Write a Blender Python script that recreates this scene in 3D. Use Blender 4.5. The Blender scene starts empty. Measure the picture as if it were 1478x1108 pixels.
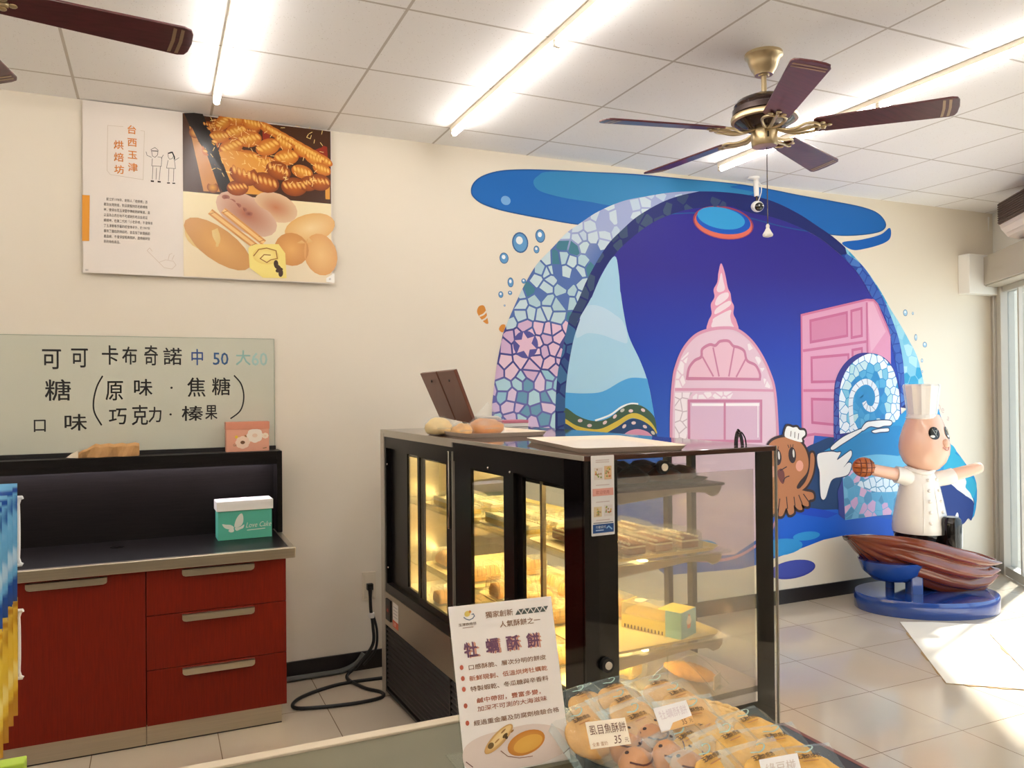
import bpy, bmesh, math, random
from mathutils import Vector, Matrix, noise
from mathutils.geometry import tessellate_polygon
random.seed(7)
scene = bpy.context.scene
COL = scene.collection
PI = math.pi

# ------------------------------------------------------------------ camera
CAM = Vector((0.0, -4.376, 1.55))
FPX, YAW, PIT, ROL = 1140.0, 0.4240, 0.0073, -0.0093
IW, IH = 1478, 1108
FW = Vector((math.sin(YAW)*math.cos(PIT), math.cos(YAW)*math.cos(PIT), math.sin(PIT)))
_r0 = Vector((math.cos(YAW), -math.sin(YAW), 0)); _u0 = _r0.cross(FW)
RT = _r0*math.cos(ROL) + _u0*math.sin(ROL)
UP = -_r0*math.sin(ROL) + _u0*math.cos(ROL)
cam = bpy.data.cameras.new('camera'); cam_o = bpy.data.objects.new('camera', cam); COL.objects.link(cam_o)
cam.sensor_fit = 'HORIZONTAL'; cam.sensor_width = 36.0; cam.lens = 36.0*FPX/IW
cam.clip_start = 0.05; cam.clip_end = 200
M = Matrix((RT, UP, -FW)).transposed().to_4x4(); M.translation = CAM
cam_o.matrix_world = M
scene.camera = cam_o

# ------------------------------------------------------------------ view, sky, sun
scene.view_settings.view_transform = 'Standard'; scene.view_settings.look = 'None'
scene.view_settings.exposure = 1.40; scene.view_settings.gamma = 1.0
scene.view_settings.use_curve_mapping = False
scene.cycles.transparent_max_bounces = 40; scene.cycles.max_bounces = 12; scene.cycles.diffuse_bounces = 5
world = bpy.data.worlds.new('sky'); scene.world = world; world.use_nodes = True
_bg = world.node_tree.nodes['Background']; _bg.inputs[0].default_value = (0.72, 0.88, 1.06, 1); _bg.inputs[1].default_value = 1.0
sun = bpy.data.lights.new('sun', 'SUN'); sun.energy = 7.0; sun.angle = math.radians(2.0); sun.color = (1.0, 0.97, 0.93)
sun_o = bpy.data.objects.new('sun', sun); COL.objects.link(sun_o)
SUN_DIR = Vector((-1.0, -0.39, -1.05)).normalized()
sun_o.rotation_euler = SUN_DIR.to_track_quat('-Z', 'Y').to_euler(); sun_o.location = (9, 1, 6)
TUBE_POWER = 11.8
CASE_LED = 24.0

# ------------------------------------------------------------------ measuring helpers (pixels of the photograph -> points of the room)
def ray(x, y): return FW + RT*((x-IW/2)/FPX) - UP*((y-IH/2)/FPX)
def on_plane(P0, n, x, y):
    d = ray(x, y); t = (Vector(P0)-CAM).dot(n)/d.dot(n); return CAM + d*t
def atx(v, x, y): return on_plane((v, 0, 0), Vector((1, 0, 0)), x, y)
def aty(v, x, y): return on_plane((0, v, 0), Vector((0, 1, 0)), x, y)
def atz(v, x, y): return on_plane((0, 0, v), Vector((0, 0, 1)), x, y)

def lin(c): return c/12.92 if c <= 0.04045 else ((c+0.055)/1.055)**2.4
def rgb(r, g, b): return (lin(r/255), lin(g/255), lin(b/255), 1.0)

# ------------------------------------------------------------------ materials
MATS = {}
def mat(name, color, rough=0.5, metal=0.0, coat=0.0, spec=0.5, alpha=1.0, emit=None, estr=0.0, bump=0.0, bscale=60.0, vary=0.0, vscale=8.0, vstretch=(1, 1, 1)):
    m = bpy.data.materials.new(name); m.use_nodes = True; nt = m.node_tree; b = nt.nodes['Principled BSDF']
    b.inputs['Base Color'].default_value = color; b.inputs['Roughness'].default_value = rough
    b.inputs['Metallic'].default_value = metal; b.inputs['Coat Weight'].default_value = coat
    b.inputs['Coat Roughness'].default_value = 0.05
    b.inputs['Specular IOR Level'].default_value = spec; b.inputs['Alpha'].default_value = alpha
    if emit: b.inputs['Emission Color'].default_value = emit; b.inputs['Emission Strength'].default_value = estr
    if bump or vary:
        tc = nt.nodes.new('ShaderNodeTexCoord'); mp = nt.nodes.new('ShaderNodeMapping')
        mp.inputs['Scale'].default_value = vstretch
        nt.links.new(tc.outputs['Object'], mp.inputs['Vector'])
    if bump:
        n = nt.nodes.new('ShaderNodeTexNoise'); n.inputs['Scale'].default_value = bscale; n.inputs['Detail'].default_value = 4
        bp = nt.nodes.new('ShaderNodeBump'); bp.inputs['Strength'].default_value = bump; bp.inputs['Distance'].default_value = 0.01
        nt.links.new(mp.outputs['Vector'], n.inputs['Vector']); nt.links.new(n.outputs['Fac'], bp.inputs['Height']); nt.links.new(bp.outputs['Normal'], b.inputs['Normal'])
    if vary:
        n = nt.nodes.new('ShaderNodeTexNoise'); n.inputs['Scale'].default_value = vscale; n.inputs['Detail'].default_value = 5
        cr = nt.nodes.new('ShaderNodeValToRGB')
        lo = tuple(max(0, c*(1-vary)) for c in color[:3])+(1,); hi = tuple(min(1, c*(1+vary)) for c in color[:3])+(1,)
        cr.color_ramp.elements[0].color = lo; cr.color_ramp.elements[1].color = hi
        cr.color_ramp.elements[0].position = .3; cr.color_ramp.elements[1].position = .7
        nt.links.new(mp.outputs['Vector'], n.inputs['Vector']); nt.links.new(n.outputs['Fac'], cr.inputs['Fac']); nt.links.new(cr.outputs['Color'], b.inputs['Base Color'])
    MATS[name] = m
    return m
def print_mat(name, rough=0.5, spec=0.5, coat=0.0):
    m = bpy.data.materials.new(name); m.use_nodes = True; nt = m.node_tree; b = nt.nodes['Principled BSDF']
    a = nt.nodes.new('ShaderNodeAttribute'); a.attribute_name = 'Ink'; nt.links.new(a.outputs['Color'], b.inputs['Base Color'])
    b.inputs['Roughness'].default_value = rough; b.inputs['Specular IOR Level'].default_value = spec; b.inputs['Coat Weight'].default_value = coat
    MATS[name] = m; return m
def glass_mat(name, tint=(1, 1, 1, 1), rough=0.0, haze=0.0, hazecol=(1, 1, 1, 1), ior=1.5):
    m = bpy.data.materials.new(name); m.use_nodes = True; nt = m.node_tree; nt.nodes.clear()
    out = nt.nodes.new('ShaderNodeOutputMaterial'); tr = nt.nodes.new('ShaderNodeBsdfTransparent'); tr.inputs[0].default_value = tint
    gl = nt.nodes.new('ShaderNodeBsdfGlossy'); gl.inputs['Roughness'].default_value = rough
    fr = nt.nodes.new('ShaderNodeFresnel'); ge = nt.nodes.new('ShaderNodeNewGeometry'); mr = nt.nodes.new('ShaderNodeMapRange')
    mr.inputs['To Min'].default_value = ior; mr.inputs['To Max'].default_value = 1/ior            # same reflection on both faces of a pane
    nt.links.new(ge.outputs['Backfacing'], mr.inputs['Value']); nt.links.new(mr.outputs['Result'], fr.inputs['IOR'])
    mx = nt.nodes.new('ShaderNodeMixShader'); src = tr.outputs[0]
    if haze:
        df = nt.nodes.new('ShaderNodeBsdfDiffuse'); df.inputs[0].default_value = hazecol
        m2 = nt.nodes.new('ShaderNodeMixShader'); m2.inputs[0].default_value = haze
        nt.links.new(tr.outputs[0], m2.inputs[1]); nt.links.new(df.outputs[0], m2.inputs[2]); src = m2.outputs[0]
    nt.links.new(fr.outputs[0], mx.inputs[0]); nt.links.new(src, mx.inputs[1]); nt.links.new(gl.outputs[0], mx.inputs[2]); nt.links.new(mx.outputs[0], out.inputs[0])
    MATS[name] = m; return m
def grid_mat(name, base, line, sx, ox, sy, oy, w, rough, speckle=None, coat=0.0, vary=0.04):
    m = bpy.data.materials.new(name); m.use_nodes = True; nt = m.node_tree; b = nt.nodes['Principled BSDF']
    geo = nt.nodes.new('ShaderNodeNewGeometry'); sep = nt.nodes.new('ShaderNodeSeparateXYZ'); nt.links.new(geo.outputs['Position'], sep.inputs[0])
    def mth(op, a, v=None, c=None):
        n = nt.nodes.new('ShaderNodeMath'); n.operation = op
        nt.links.new(a, n.inputs[0])
        if v is not None:
            if hasattr(v, 'links'): nt.links.new(v, n.inputs[1])
            else: n.inputs[1].default_value = v
        return n.outputs[0]
    def line_of(o, s, off):
        t = mth('DIVIDE', mth('SUBTRACT', o, off), s); f = mth('FRACT', mth('ADD', t, 1000.5))
        return mth('LESS_THAN', mth('ABSOLUTE', mth('SUBTRACT', f, 0.5)), w/s/2)
    lx = line_of(sep.outputs['X'], sx, ox); ly = line_of(sep.outputs['Y'], sy, oy)
    mk = mth('MAXIMUM', lx, ly)
    nz = nt.nodes.new('ShaderNodeTexNoise'); nz.inputs['Scale'].default_value = 2.5; nz.inputs['Detail'].default_value = 4
    nt.links.new(geo.outputs['Position'], nz.inputs['Vector'])
    cr = nt.nodes.new('ShaderNodeValToRGB'); cr.color_ramp.elements[0].color = tuple(c*(1-vary) for c in base[:3])+(1,); cr.color_ramp.elements[1].color = tuple(min(1, c*(1+vary)) for c in base[:3])+(1,)
    nt.links.new(nz.outputs['Fac'], cr.inputs['Fac']); src = cr.outputs['Color']
    if speckle:
        vz = nt.nodes.new('ShaderNodeTexVoronoi'); vz.inputs['Scale'].default_value = 75; nt.links.new(geo.outputs['Position'], vz.inputs['Vector'])
        n2 = nt.nodes.new('ShaderNodeTexNoise'); n2.inputs['Scale'].default_value = 40; nt.links.new(geo.outputs['Position'], n2.inputs['Vector'])
        sm = mth('LESS_THAN', vz.outputs['Distance'], 0.16); sm2 = mth('GREATER_THAN', n2.outputs['Fac'], 0.5); sm = mth('MULTIPLY', sm, sm2)
        mx0 = nt.nodes.new('ShaderNodeMix'); mx0.data_type = 'RGBA'; nt.links.new(sm, mx0.inputs['Factor']); nt.links.new(src, mx0.inputs['A']); mx0.inputs['B'].default_value = speckle; src = mx0.outputs['Result']
    mx = nt.nodes.new('ShaderNodeMix'); mx.data_type = 'RGBA'; nt.links.new(mk, mx.inputs['Factor']); nt.links.new(src, mx.inputs['A']); mx.inputs['B'].default_value = line
    nt.links.new(mx.outputs['Result'], b.inputs['Base Color']); b.inputs['Roughness'].default_value = rough; b.inputs['Coat Weight'].default_value = coat; b.inputs['Coat Roughness'].default_value = 0.04
    MATS[name] = m; return m
def emit_mat(name, color, strength):
    m = bpy.data.materials.new(name); m.use_nodes = True; nt = m.node_tree; nt.nodes.clear()
    out = nt.nodes.new('ShaderNodeOutputMaterial'); e = nt.nodes.new('ShaderNodeEmission'); e.inputs[0].default_value = color; e.inputs[1].default_value = strength
    nt.links.new(e.outputs[0], out.inputs[0]); MATS[name] = m; return m

m_wall = mat('cream_wall_paint', rgb(231, 221, 204), 0.6, spec=0.3)
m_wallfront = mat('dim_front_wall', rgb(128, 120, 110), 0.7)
m_wallside = mat('white_side_wall', rgb(236, 233, 226), 0.7, spec=0.2)
m_ceil = grid_mat('ceiling_tiles', rgb(243, 241, 240), rgb(196, 188, 180), 0.606, -0.336, 0.606, -0.298, 0.012, 0.8, speckle=rgb(216, 211, 206), vary=0.02)
m_floor = grid_mat('polished_floor_tiles', rgb(200, 186, 166), rgb(128, 110, 90), 0.508, 0.25, 0.505, -1.955, 0.004, 0.14, coat=0.3, vary=0.06)
m_black = mat('black_plastic', rgb(22, 19, 19), 0.4)
m_blackgloss = mat('black_gloss', rgb(16, 12, 12), 0.06, spec=0.6)
m_blackframe = mat('black_door_frame', rgb(18, 15, 15), 0.3, spec=0.25)
m_blackwood = mat('black_wood_grain', rgb(19, 15, 14), 0.35, spec=0.2, vary=0.35, vscale=30, vstretch=(0.3, 6, 6))
m_base = mat('black_baseboard', rgb(30, 24, 24), 0.35)
m_redwood = mat('red_wood_veneer', rgb(118, 26, 6), 0.45, spec=0.25, vary=0.16, vscale=14, vstretch=(14, 1, 0.7))
m_steel = mat('brushed_steel', rgb(196, 184, 164), 0.3, metal=0.9, vary=0.06, vscale=10, vstretch=(0.5, 30, 30))
m_chrome = mat('chrome', rgb(225, 222, 215), 0.08, metal=1.0)
m_alu = mat('silver_aluminium', rgb(200, 194, 182), 0.35, metal=0.7)
m_greysteel = mat('storefront_steel', rgb(196, 190, 180), 0.4, metal=0.35)
m_header = mat('beige_metal_header', rgb(186, 176, 160), 0.5, metal=0.1)
m_white = mat('white_plastic', rgb(236, 232, 226), 0.4)
m_whitegloss = mat('white_gloss_paint', rgb(236, 228, 218), 0.15, coat=0.5)
m_cream = mat('cream_plastic', rgb(226, 214, 192), 0.4)
m_tray = mat('cream_tray', rgb(238, 222, 202), 0.35)
m_trayyellow = mat('cream_yellow_tray', rgb(240, 222, 170), 0.35)
m_traydark = mat('black_tray', rgb(34, 26, 24), 0.35)
m_paint = print_mat('mural_paint', 0.55, 0.35)
m_print = print_mat('printed_sheet', 0.4, 0.4)
m_printg = print_mat('glossy_print', 0.25, 0.5)
m_glass = glass_mat('clear_glass', (0.97, 0.98, 0.96, 1))
m_glassdoor = glass_mat('door_glass', (0.93, 0.94, 0.9, 1))
m_glassveil = glass_mat('veil_glass', (0.97, 0.95, 0.93, 1), haze=0.20, hazecol=rgb(252, 242, 238))  # diffuse haze painted in for the veil of reflections on the end glass
m_glassfrost = glass_mat('frosted_glass', (0.85, 0.88, 0.88, 1), haze=0.08, hazecol=rgb(225, 228, 226))
m_wood_tray = mat('pale_basket_wood', rgb(226, 188, 120), 0.5, vary=0.2, vscale=30, bump=0.4, bscale=120)
m_tube = emit_mat('lit_tube', (1.0, 0.96, 0.92, 1), TUBE_POWER)
m_led = emit_mat('warm_led', (1.0, 0.76, 0.33, 1), CASE_LED)
m_ledcool = emit_mat('cool_led', (0.93, 0.88, 1.0, 1), 20.0)
m_brass = mat('satin_brass', rgb(196, 176, 138), 0.3, metal=0.85)
m_fandark = mat('dark_bronze', rgb(52, 32, 26), 0.22, metal=0.5, coat=0.4)
m_fanwood = mat('mahogany_blade', rgb(86, 34, 38), 0.35, coat=0.3, vary=0.25, vscale=7, vstretch=(2, 12, 2))
m_fanedge = mat('blade_trim', rgb(168, 140, 112), 0.4, metal=0.3)
m_bread = mat('golden_bread', rgb(214, 160, 88), 0.55, bump=0.5, bscale=35, vary=0.25, vscale=20)
m_breadpale = mat('pale_bread', rgb(230, 200, 140), 0.6, bump=0.4, bscale=30, vary=0.15, vscale=16)
m_choc = mat('chocolate_bread', rgb(112, 56, 30), 0.4, bump=0.5, bscale=40, vary=0.4, vscale=18)
m_pastry = mat('packet_pastry', rgb(222, 166, 80), 0.6, bump=0.5, bscale=40, vary=0.2, vscale=14)
m_pastryyellow = mat('yellow_packet_pastry', rgb(226, 166, 30), 0.55, bump=0.4, bscale=40, vary=0.15, vscale=14)
m_bun = mat('smile_bun', rgb(202, 134, 66), 0.45, bump=0.2, bscale=30, vary=0.2, vscale=10)
m_sponge = mat('yellow_sponge', rgb(240, 204, 92), 0.7, bump=0.4, bscale=80, vary=0.1, vscale=30)
m_cakebrown = mat('brown_cake', rgb(150, 92, 48), 0.6, bump=0.3, bscale=60, vary=0.25, vscale=30)
m_creamcake = mat('whipped_cream', rgb(246, 232, 196), 0.5)
def film(name, col, alpha, rough=0.12):
    m = mat(name, col, rough, alpha=alpha, spec=0.9, bump=0.25, bscale=25); return m
m_film = film('clear_film', rgb(225, 238, 236), 0.10)
m_pouch = film('teal_clear_pouch', rgb(200, 226, 222), 0.10)
m_seal = film('teal_pouch_margin', rgb(190, 220, 218), 0.34)
m_clam = film('clear_clamshell', rgb(235, 238, 230), 0.2, 0.06)
m_acrylic = glass_mat('clear_acrylic', (0.93, 0.95, 0.93, 1))
m_brownboard = mat('brown_board', rgb(110, 66, 50), 0.35)
m_card = mat('cream_card', rgb(240, 226, 200), 0.6)
m_kraft = mat('kraft_paper', rgb(196, 150, 96), 0.7, vary=0.1, vscale=20)
m_cardboard = mat('white_cardboard', rgb(238, 230, 214), 0.8)
m_cardedge = mat('cardboard_core', rgb(170, 138, 92), 0.8)
m_cable = mat('black_cable', rgb(18, 16, 16), 0.45)
m_conduit = mat('grey_conduit', rgb(96, 98, 94), 0.5)
m_skin = mat('painted_skin', rgb(234, 186, 160), 0.22, coat=0.4)
m_ship = mat('brown_lacquer_shell', rgb(112, 46, 20), 0.16, coat=0.55, vary=0.2, vscale=6)
m_blue = mat('blue_lacquer', rgb(30, 66, 140), 0.12, coat=0.6)
m_bungrid = mat('melon_bun_glaze', rgb(176, 92, 36), 0.3, coat=0.3, vary=0.2, vscale=20)
m_acwhite = mat('aircon_casing', rgb(228, 214, 204), 0.4)
m_acgrille = mat('aircon_grille', rgb(78, 56, 48), 0.6, vary=0.3, vscale=90)
m_ctop = mat('grey_green_counter', rgb(108, 104, 84), 0.28, vary=0.05, vscale=6)
m_ctrim = mat('pale_counter_edge', rgb(206, 190, 164), 0.35)
m_teal = mat('teal_card', rgb(88, 184, 160), 0.5)
m_pink = mat('salmon_card', rgb(232, 166, 138), 0.55)
m_pave = mat('grey_pavement', rgb(176, 174, 168), 0.8, vary=0.1, vscale=3)
m_casetop = mat('glossy_brown_case_top', rgb(70, 42, 32), 0.05, spec=0.7)
m_wboard = mat('white_glass_board', rgb(206, 206, 188), 0.12, spec=0.5, coat=0.3)

# ------------------------------------------------------------------ mesh helpers
def new(): return bmesh.new()
def box(bm, c, s, rz=0.0, rot=None):
    r = rot if rot is not None else Matrix.Rotation(rz, 4, 'Z')
    m = Matrix.Translation(c) @ r @ Matrix.Diagonal((s[0], s[1], s[2], 1))
    bmesh.ops.create_cube(bm, size=1.0, matrix=m)
def boxm(bm, a, b):
    box(bm, [(a[i]+b[i])/2 for i in range(3)], [abs(b[i]-a[i]) for i in range(3)])
def cyl(bm, p0, p1, r0, r1=None, seg=20, cap=True):
    p0 = Vector(p0); p1 = Vector(p1); r1 = r0 if r1 is None else r1; d = p1-p0
    m = Matrix.Translation((p0+p1)/2) @ d.to_track_quat('Z', 'Y').to_matrix().to_4x4()
    bmesh.ops.create_cone(bm, cap_ends=cap, segments=seg, radius1=r0, radius2=r1, depth=d.length, matrix=m)
def ball(bm, c, s, seg=20, rings=12, rot=None):
    m = Matrix.Translation(c) @ (rot if rot is not None else Matrix.Identity(4)) @ Matrix.Diagonal((s[0], s[1], s[2], 1))
    bmesh.ops.create_uvsphere(bm, u_segments=seg, v_segments=rings, radius=1.0, matrix=m)
def rings(bm, rr, close=True, cap0=True, cap1=True):
    vs = [[bm.verts.new(p) for p in r] for r in rr]
    for a, b in zip(vs, vs[1:]):
        n = len(a)
        for i in range(n if close else n-1):
            j = (i+1) % n
            try: bm.faces.new((a[i], a[j], b[j], b[i]))
            except ValueError: pass
    if cap0: bm.faces.new(list(reversed(vs[0])))
    if cap1: bm.faces.new(vs[-1])
    return vs
def lathe(bm, prof, seg=28, c=(0, 0, 0), sx=1.0, sy=1.0, mtx=None, cap0=True, cap1=True, wob=None):
    rr = []
    for (r, z) in prof:
        ring = []
        for i in range(seg):
            a = 2*PI*i/seg; k = r*(wob(a, z) if wob else 1.0)
            p = Vector((k*math.cos(a)*sx, k*math.sin(a)*sy, z))
            ring.append((mtx @ p) if mtx else (p+Vector(c)))
        rr.append(ring)
    rings(bm, rr, True, cap0, cap1)
def tube(bm, pts, r, seg=10, cap=True):
    pts = [Vector(p) for p in pts]; rr = []; n0 = None
    for i, p in enumerate(pts):
        t = (pts[min(i+1, len(pts)-1)]-pts[max(i-1, 0)]).normalized()
        if n0 is None:
            n0 = t.cross(Vector((0, 0, 1)))
            if n0.length < 1e-3: n0 = t.cross(Vector((1, 0, 0)))
        n0 = (n0 - t*n0.dot(t)).normalized(); b = t.cross(n0)
        k = r[i] if isinstance(r, (list, tuple)) else r
        rr.append([p + n0*(k*math.cos(2*PI*j/seg)) + b*(k*math.sin(2*PI*j/seg)) for j in range(seg)])
    rings(bm, rr, True, cap, cap)
def smoothline(pts, n=8, closed=False):
    P = [Vector(p) for p in pts]; out = []; N = len(P)
    for i in range(N if closed else N-1):
        if closed: a, b, c, d = P[(i-1) % N], P[i], P[(i+1) % N], P[(i+2) % N]
        else: a, b, c, d = P[max(i-1, 0)], P[i], P[i+1], P[min(i+2, N-1)]
        for k in range(n):
            t = k/n
            out.append(0.5*((2*b) + (c-a)*t + (2*a-5*b+4*c-d)*t*t + (3*b-a-3*c+d)*t**3))
    if not closed: out.append(P[-1])
    return out
def prism(bm, pts, o, ux, uy, depth):
    """extrude the 2-D outline pts (in axes ux, uy from o) by vector depth"""
    o = Vector(o); ux = Vector(ux); uy = Vector(uy); depth = Vector(depth)
    A = [bm.verts.new(o+ux*p[0]+uy*p[1]) for p in pts]; B = [bm.verts.new(o+ux*p[0]+uy*p[1]+depth) for p in pts]
    n = len(pts)
    for i in range(n):
        j = (i+1) % n; bm.faces.new((A[i], A[j], B[j], B[i]))
    for t in tessellate_polygon([[Vector((p[0], p[1], 0)) for p in pts]]):
        try: bm.faces.new([A[i] for i in t]); bm.faces.new([B[i] for i in reversed(t)])
        except ValueError: pass
def rrect(w, h, r, n=5):
    out = []
    for cx, cy, a0 in ((w/2-r, h/2-r, 0), (-w/2+r, h/2-r, 90), (-w/2+r, -h/2+r, 180), (w/2-r, -h/2+r, 270)):
        for k in range(n+1):
            a = math.radians(a0+90*k/n); out.append((cx+r*math.cos(a), cy+r*math.sin(a)))
    return out
def obj(name, bm, material, parent=None, smooth=False, bevel=0.0, sub=0, label=None, recalc=True):
    if recalc: bmesh.ops.recalc_face_normals(bm, faces=bm.faces)
    me = bpy.data.meshes.new(name); bm.to_mesh(me); bm.free()
    if smooth:
        for p in me.polygons: p.use_smooth = True
        if smooth != 'all': me.set_sharp_from_angle(angle=math.radians(42))
    o = bpy.data.objects.new(name, me); COL.objects.link(o)
    if material: me.materials.append(material)
    if bevel:
        b = o.modifiers.new('bevel', 'BEVEL'); b.width = bevel; b.segments = 2; b.limit_method = 'ANGLE'; b.angle_limit = math.radians(40)
    if sub:
        s = o.modifiers.new('sub', 'SUBSURF'); s.levels = sub; s.render_levels = sub
    if parent is not None: adopt(o, parent)
    if label: o['label'] = label
    return o
def world_matrix(o):
    m = Matrix.LocRotScale(o.location, o.rotation_euler, o.scale)
    if o.parent: m = world_matrix(o.parent) @ o.matrix_parent_inverse @ m
    return m
def adopt(o, parent):
    o.parent = parent; o.matrix_parent_inverse = world_matrix(parent).inverted()
def local(o, parent):
    o.parent = parent; o.matrix_parent_inverse = Matrix.Identity(4)
    return o
def tag(o, label, cat, group=None):
    o['label'] = label; o['category'] = cat
    if group: o['group'] = group
    return o
def thing(name, label, cat, loc=(0, 0, 0), rz=0.0, group=None):
    o = bpy.data.objects.new(name, None); COL.objects.link(o); o.empty_display_size = 0.05
    o.location = loc; o.rotation_euler = (0, 0, rz); return tag(o, label, cat, group)
def struct(name, bm, m, label=None, **k):
    o = obj(name, bm, m, **k); o['kind'] = 'structure'
    if label: o['label'] = label
    return o
def dup(root, loc=None, rot=None, label=None, group=None, scale=None):
    r = root.copy(); COL.objects.link(r)
    if loc is not None: r.location = loc
    if rot is not None: r.rotation_euler = rot
    if scale is not None: r.scale = scale
    if label: r['label'] = label
    if group: r['group'] = group
    for ch in list(root.children):
        c = ch.copy(); COL.objects.link(c); c.parent = r
        for g in list(ch.children):
            d = g.copy(); COL.objects.link(d); d.parent = c
    return r

# ------------------------------------------------------------------ printed / painted surfaces: coloured polygons laid flat on a surface
class Ink:
    def __init__(self, frame, lift=0.0006, step=0.00025):
        self.f = frame; self.t = []; self.lift = lift; self.step = step; self.n = 0      # frame(u, v, h) -> 3-D point
    def h(self, layer):
        self.n = (self.n+1) % 24          # sheets of paint never share one plane
        return self.lift+self.step*layer+self.n*self.step*.035
    def fill(self, pts, col, layer=0):
        h = self.h(layer); P = [(p[0], p[1]) for p in pts]
        for t in tessellate_polygon([[Vector((p[0], p[1], 0)) for p in P]]):
            self.t.append(([self.f(P[i][0], P[i][1], h) for i in t], [col]*3))
    def fillg(self, pts, colfun, layer=0):
        """fill whose paint colour runs over the shape: colfun(u, v)"""
        h = self.h(layer); P = [(p[0], p[1]) for p in pts]
        for t in tessellate_polygon([[Vector((p[0], p[1], 0)) for p in P]]):
            self.t.append(([self.f(P[i][0], P[i][1], h) for i in t], [colfun(*P[i]) for i in t]))
    def blob(self, c, rx, ry, col, rim=None, layer=0, rot=0.0, n=20):
        h = self.h(layer); ca, sa = math.cos(rot), math.sin(rot); rim = rim or col
        P = []
        for i in range(n):
            a = 2*PI*i/n; x, y = rx*math.cos(a), ry*math.sin(a); P.append((c[0]+x*ca-y*sa, c[1]+x*sa+y*ca))
        for i in range(n):
            j = (i+1) % n
            self.t.append(([self.f(c[0], c[1], h), self.f(*P[i], h), self.f(*P[j], h)], [col, rim, rim]))
    def stroke(self, pts, w, col, layer=0, closed=False, taper=False):
        h = self.h(layer); P = [Vector((p[0], p[1])) for p in pts]; n = len(P); L = []
        for i in range(n):
            a = P[(i-1) % n] if (closed or i > 0) else P[i]; b = P[(i+1) % n] if (closed or i < n-1) else P[i]
            d1 = (P[i]-a); d2 = (b-P[i])
            d1 = d1.normalized() if d1.length > 1e-9 else d2.normalized(); d2 = d2.normalized() if d2.length > 1e-9 else d1
            t = (d1+d2); t = t.normalized() if t.length > 1e-6 else d1
            k = 1.0/max(0.5, abs(t.dot(d1))); nn = Vector((-t.y, t.x))
            ww = w*0.5*k*((1-abs(2*i/(n-1)-1)**3*0.8) if taper and n > 1 else 1)
            L.append((P[i]+nn*ww, P[i]-nn*ww))
        for i in range(n if closed else n-1):
            a, b = L[i]; c, d = L[(i+1) % n]
            q = [self.f(p.x, p.y, h) for p in (a, b, d, c)]
            self.t.append(([q[0], q[1], q[2]], [col]*3)); self.t.append(([q[0], q[2], q[3]], [col]*3))
    def text(self, s, u, v, size, col, layer=0, align='LEFT', spacing=1.0, bold=0.0, shear=0.0, line=1.0, sx=1.0, rot=0.0):
        if bold:                                     # heavier lettering: the same word laid twice, a hair apart
            self.text(s, u+bold*1.6, v, size, col, layer, align, spacing, 0, shear, line, sx, rot); self.text(s, u, v+bold*1.6, size, col, layer, align, spacing, 0, shear, line, sx, rot)
        c = bpy.data.curves.new('t', 'FONT'); c.body = s; c.size = size; c.align_x = align; c.space_character = spacing; c.shear = shear; c.space_line = line
        c.resolution_u = 2
        o = bpy.data.objects.new('t', c); COL.objects.link(o)
        dg = bpy.context.evaluated_depsgraph_get(); me = bpy.data.meshes.new_from_object(o.evaluated_get(dg))
        me.calc_loop_triangles(); h = self.h(layer); ca, sa = math.cos(rot), math.sin(rot)
        co = [(x.co.x*sx, x.co.y) for x in me.vertices]
        for t in me.loop_triangles:
            q = [co[i] for i in t.vertices]
            self.t.append(([self.f(u+x*ca-y*sa, v+x*sa+y*ca, h) for x, y in q], [col]*3))
        bpy.data.objects.remove(o); bpy.data.meshes.remove(me); bpy.data.curves.remove(c)
    def build(self, name, m, parent=None, label=None):
        vs = []; fs = []; cs = []
        for pts, cols in self.t:
            k = len(vs); vs += [tuple(p) for p in pts]; fs.append((k, k+1, k+2)); cs += cols
        me = bpy.data.meshes.new(name); me.from_pydata(vs, [], fs); me.materials.append(m)
        a = me.color_attributes.new('Ink', 'FLOAT_COLOR', 'POINT')
        for i, c in enumerate(cs): a.data[i].color = c
        o = bpy.data.objects.new(name, me); COL.objects.link(o)
        if parent is not None: adopt(o, parent)
        if label: o['label'] = label
        return o
def flat_frame(o, ux, uy):
    o = Vector(o); ux = Vector(ux).normalized(); uy = Vector(uy).normalized(); n = ux.cross(uy)
    return lambda u, v, h: o+ux*u+uy*v+n*h
# ================================================================== ROOM
S0 = Vector((6.42, 0, 0)); SD = Vector((-.6, -.8, 0)); SN = Vector((-.8, .6, 0))   # the storefront runs off at an angle
S_ANG = math.atan2(SD.y, SD.x)
def SP(s, off, z): return S0+SD*s+SN*off+Vector((0, 0, z))
XL, YB = -2.7, -7.2
H = 2.99
corner = [(XL, 0), (6.42, 0)] + [(6.42-.6*9.0, -7.2), (XL, -7.2)]
def slab(name, z0, z1, m):
    bm = new(); prism(bm, corner, (0, 0, z0), (1, 0, 0), (0, 1, 0), (0, 0, z1-z0)); return struct(name, bm, m)
slab('floor', -0.1, 0.0, m_floor)
slab('ceiling', H, H+0.1, m_ceil)
bm = new(); boxm(bm, (XL-.15, 0, -0.1), (6.9, .15, H+.1)); struct('wall_back', bm, m_wall)
bm = new(); boxm(bm, (XL-.15, YB, -0.1), (XL, 0, H+.1)); struct('wall_left', bm, m_wallside)
bm = new(); boxm(bm, (XL, YB-.15, -.1), (1.2, YB, H+.1)); struct('wall_front', bm, m_wallside)     
bm = new(); boxm(bm, (.62, -.012, 0), (6.40, 0.0, 0.10)); struct('baseboard_back', bm, m_base)
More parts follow.
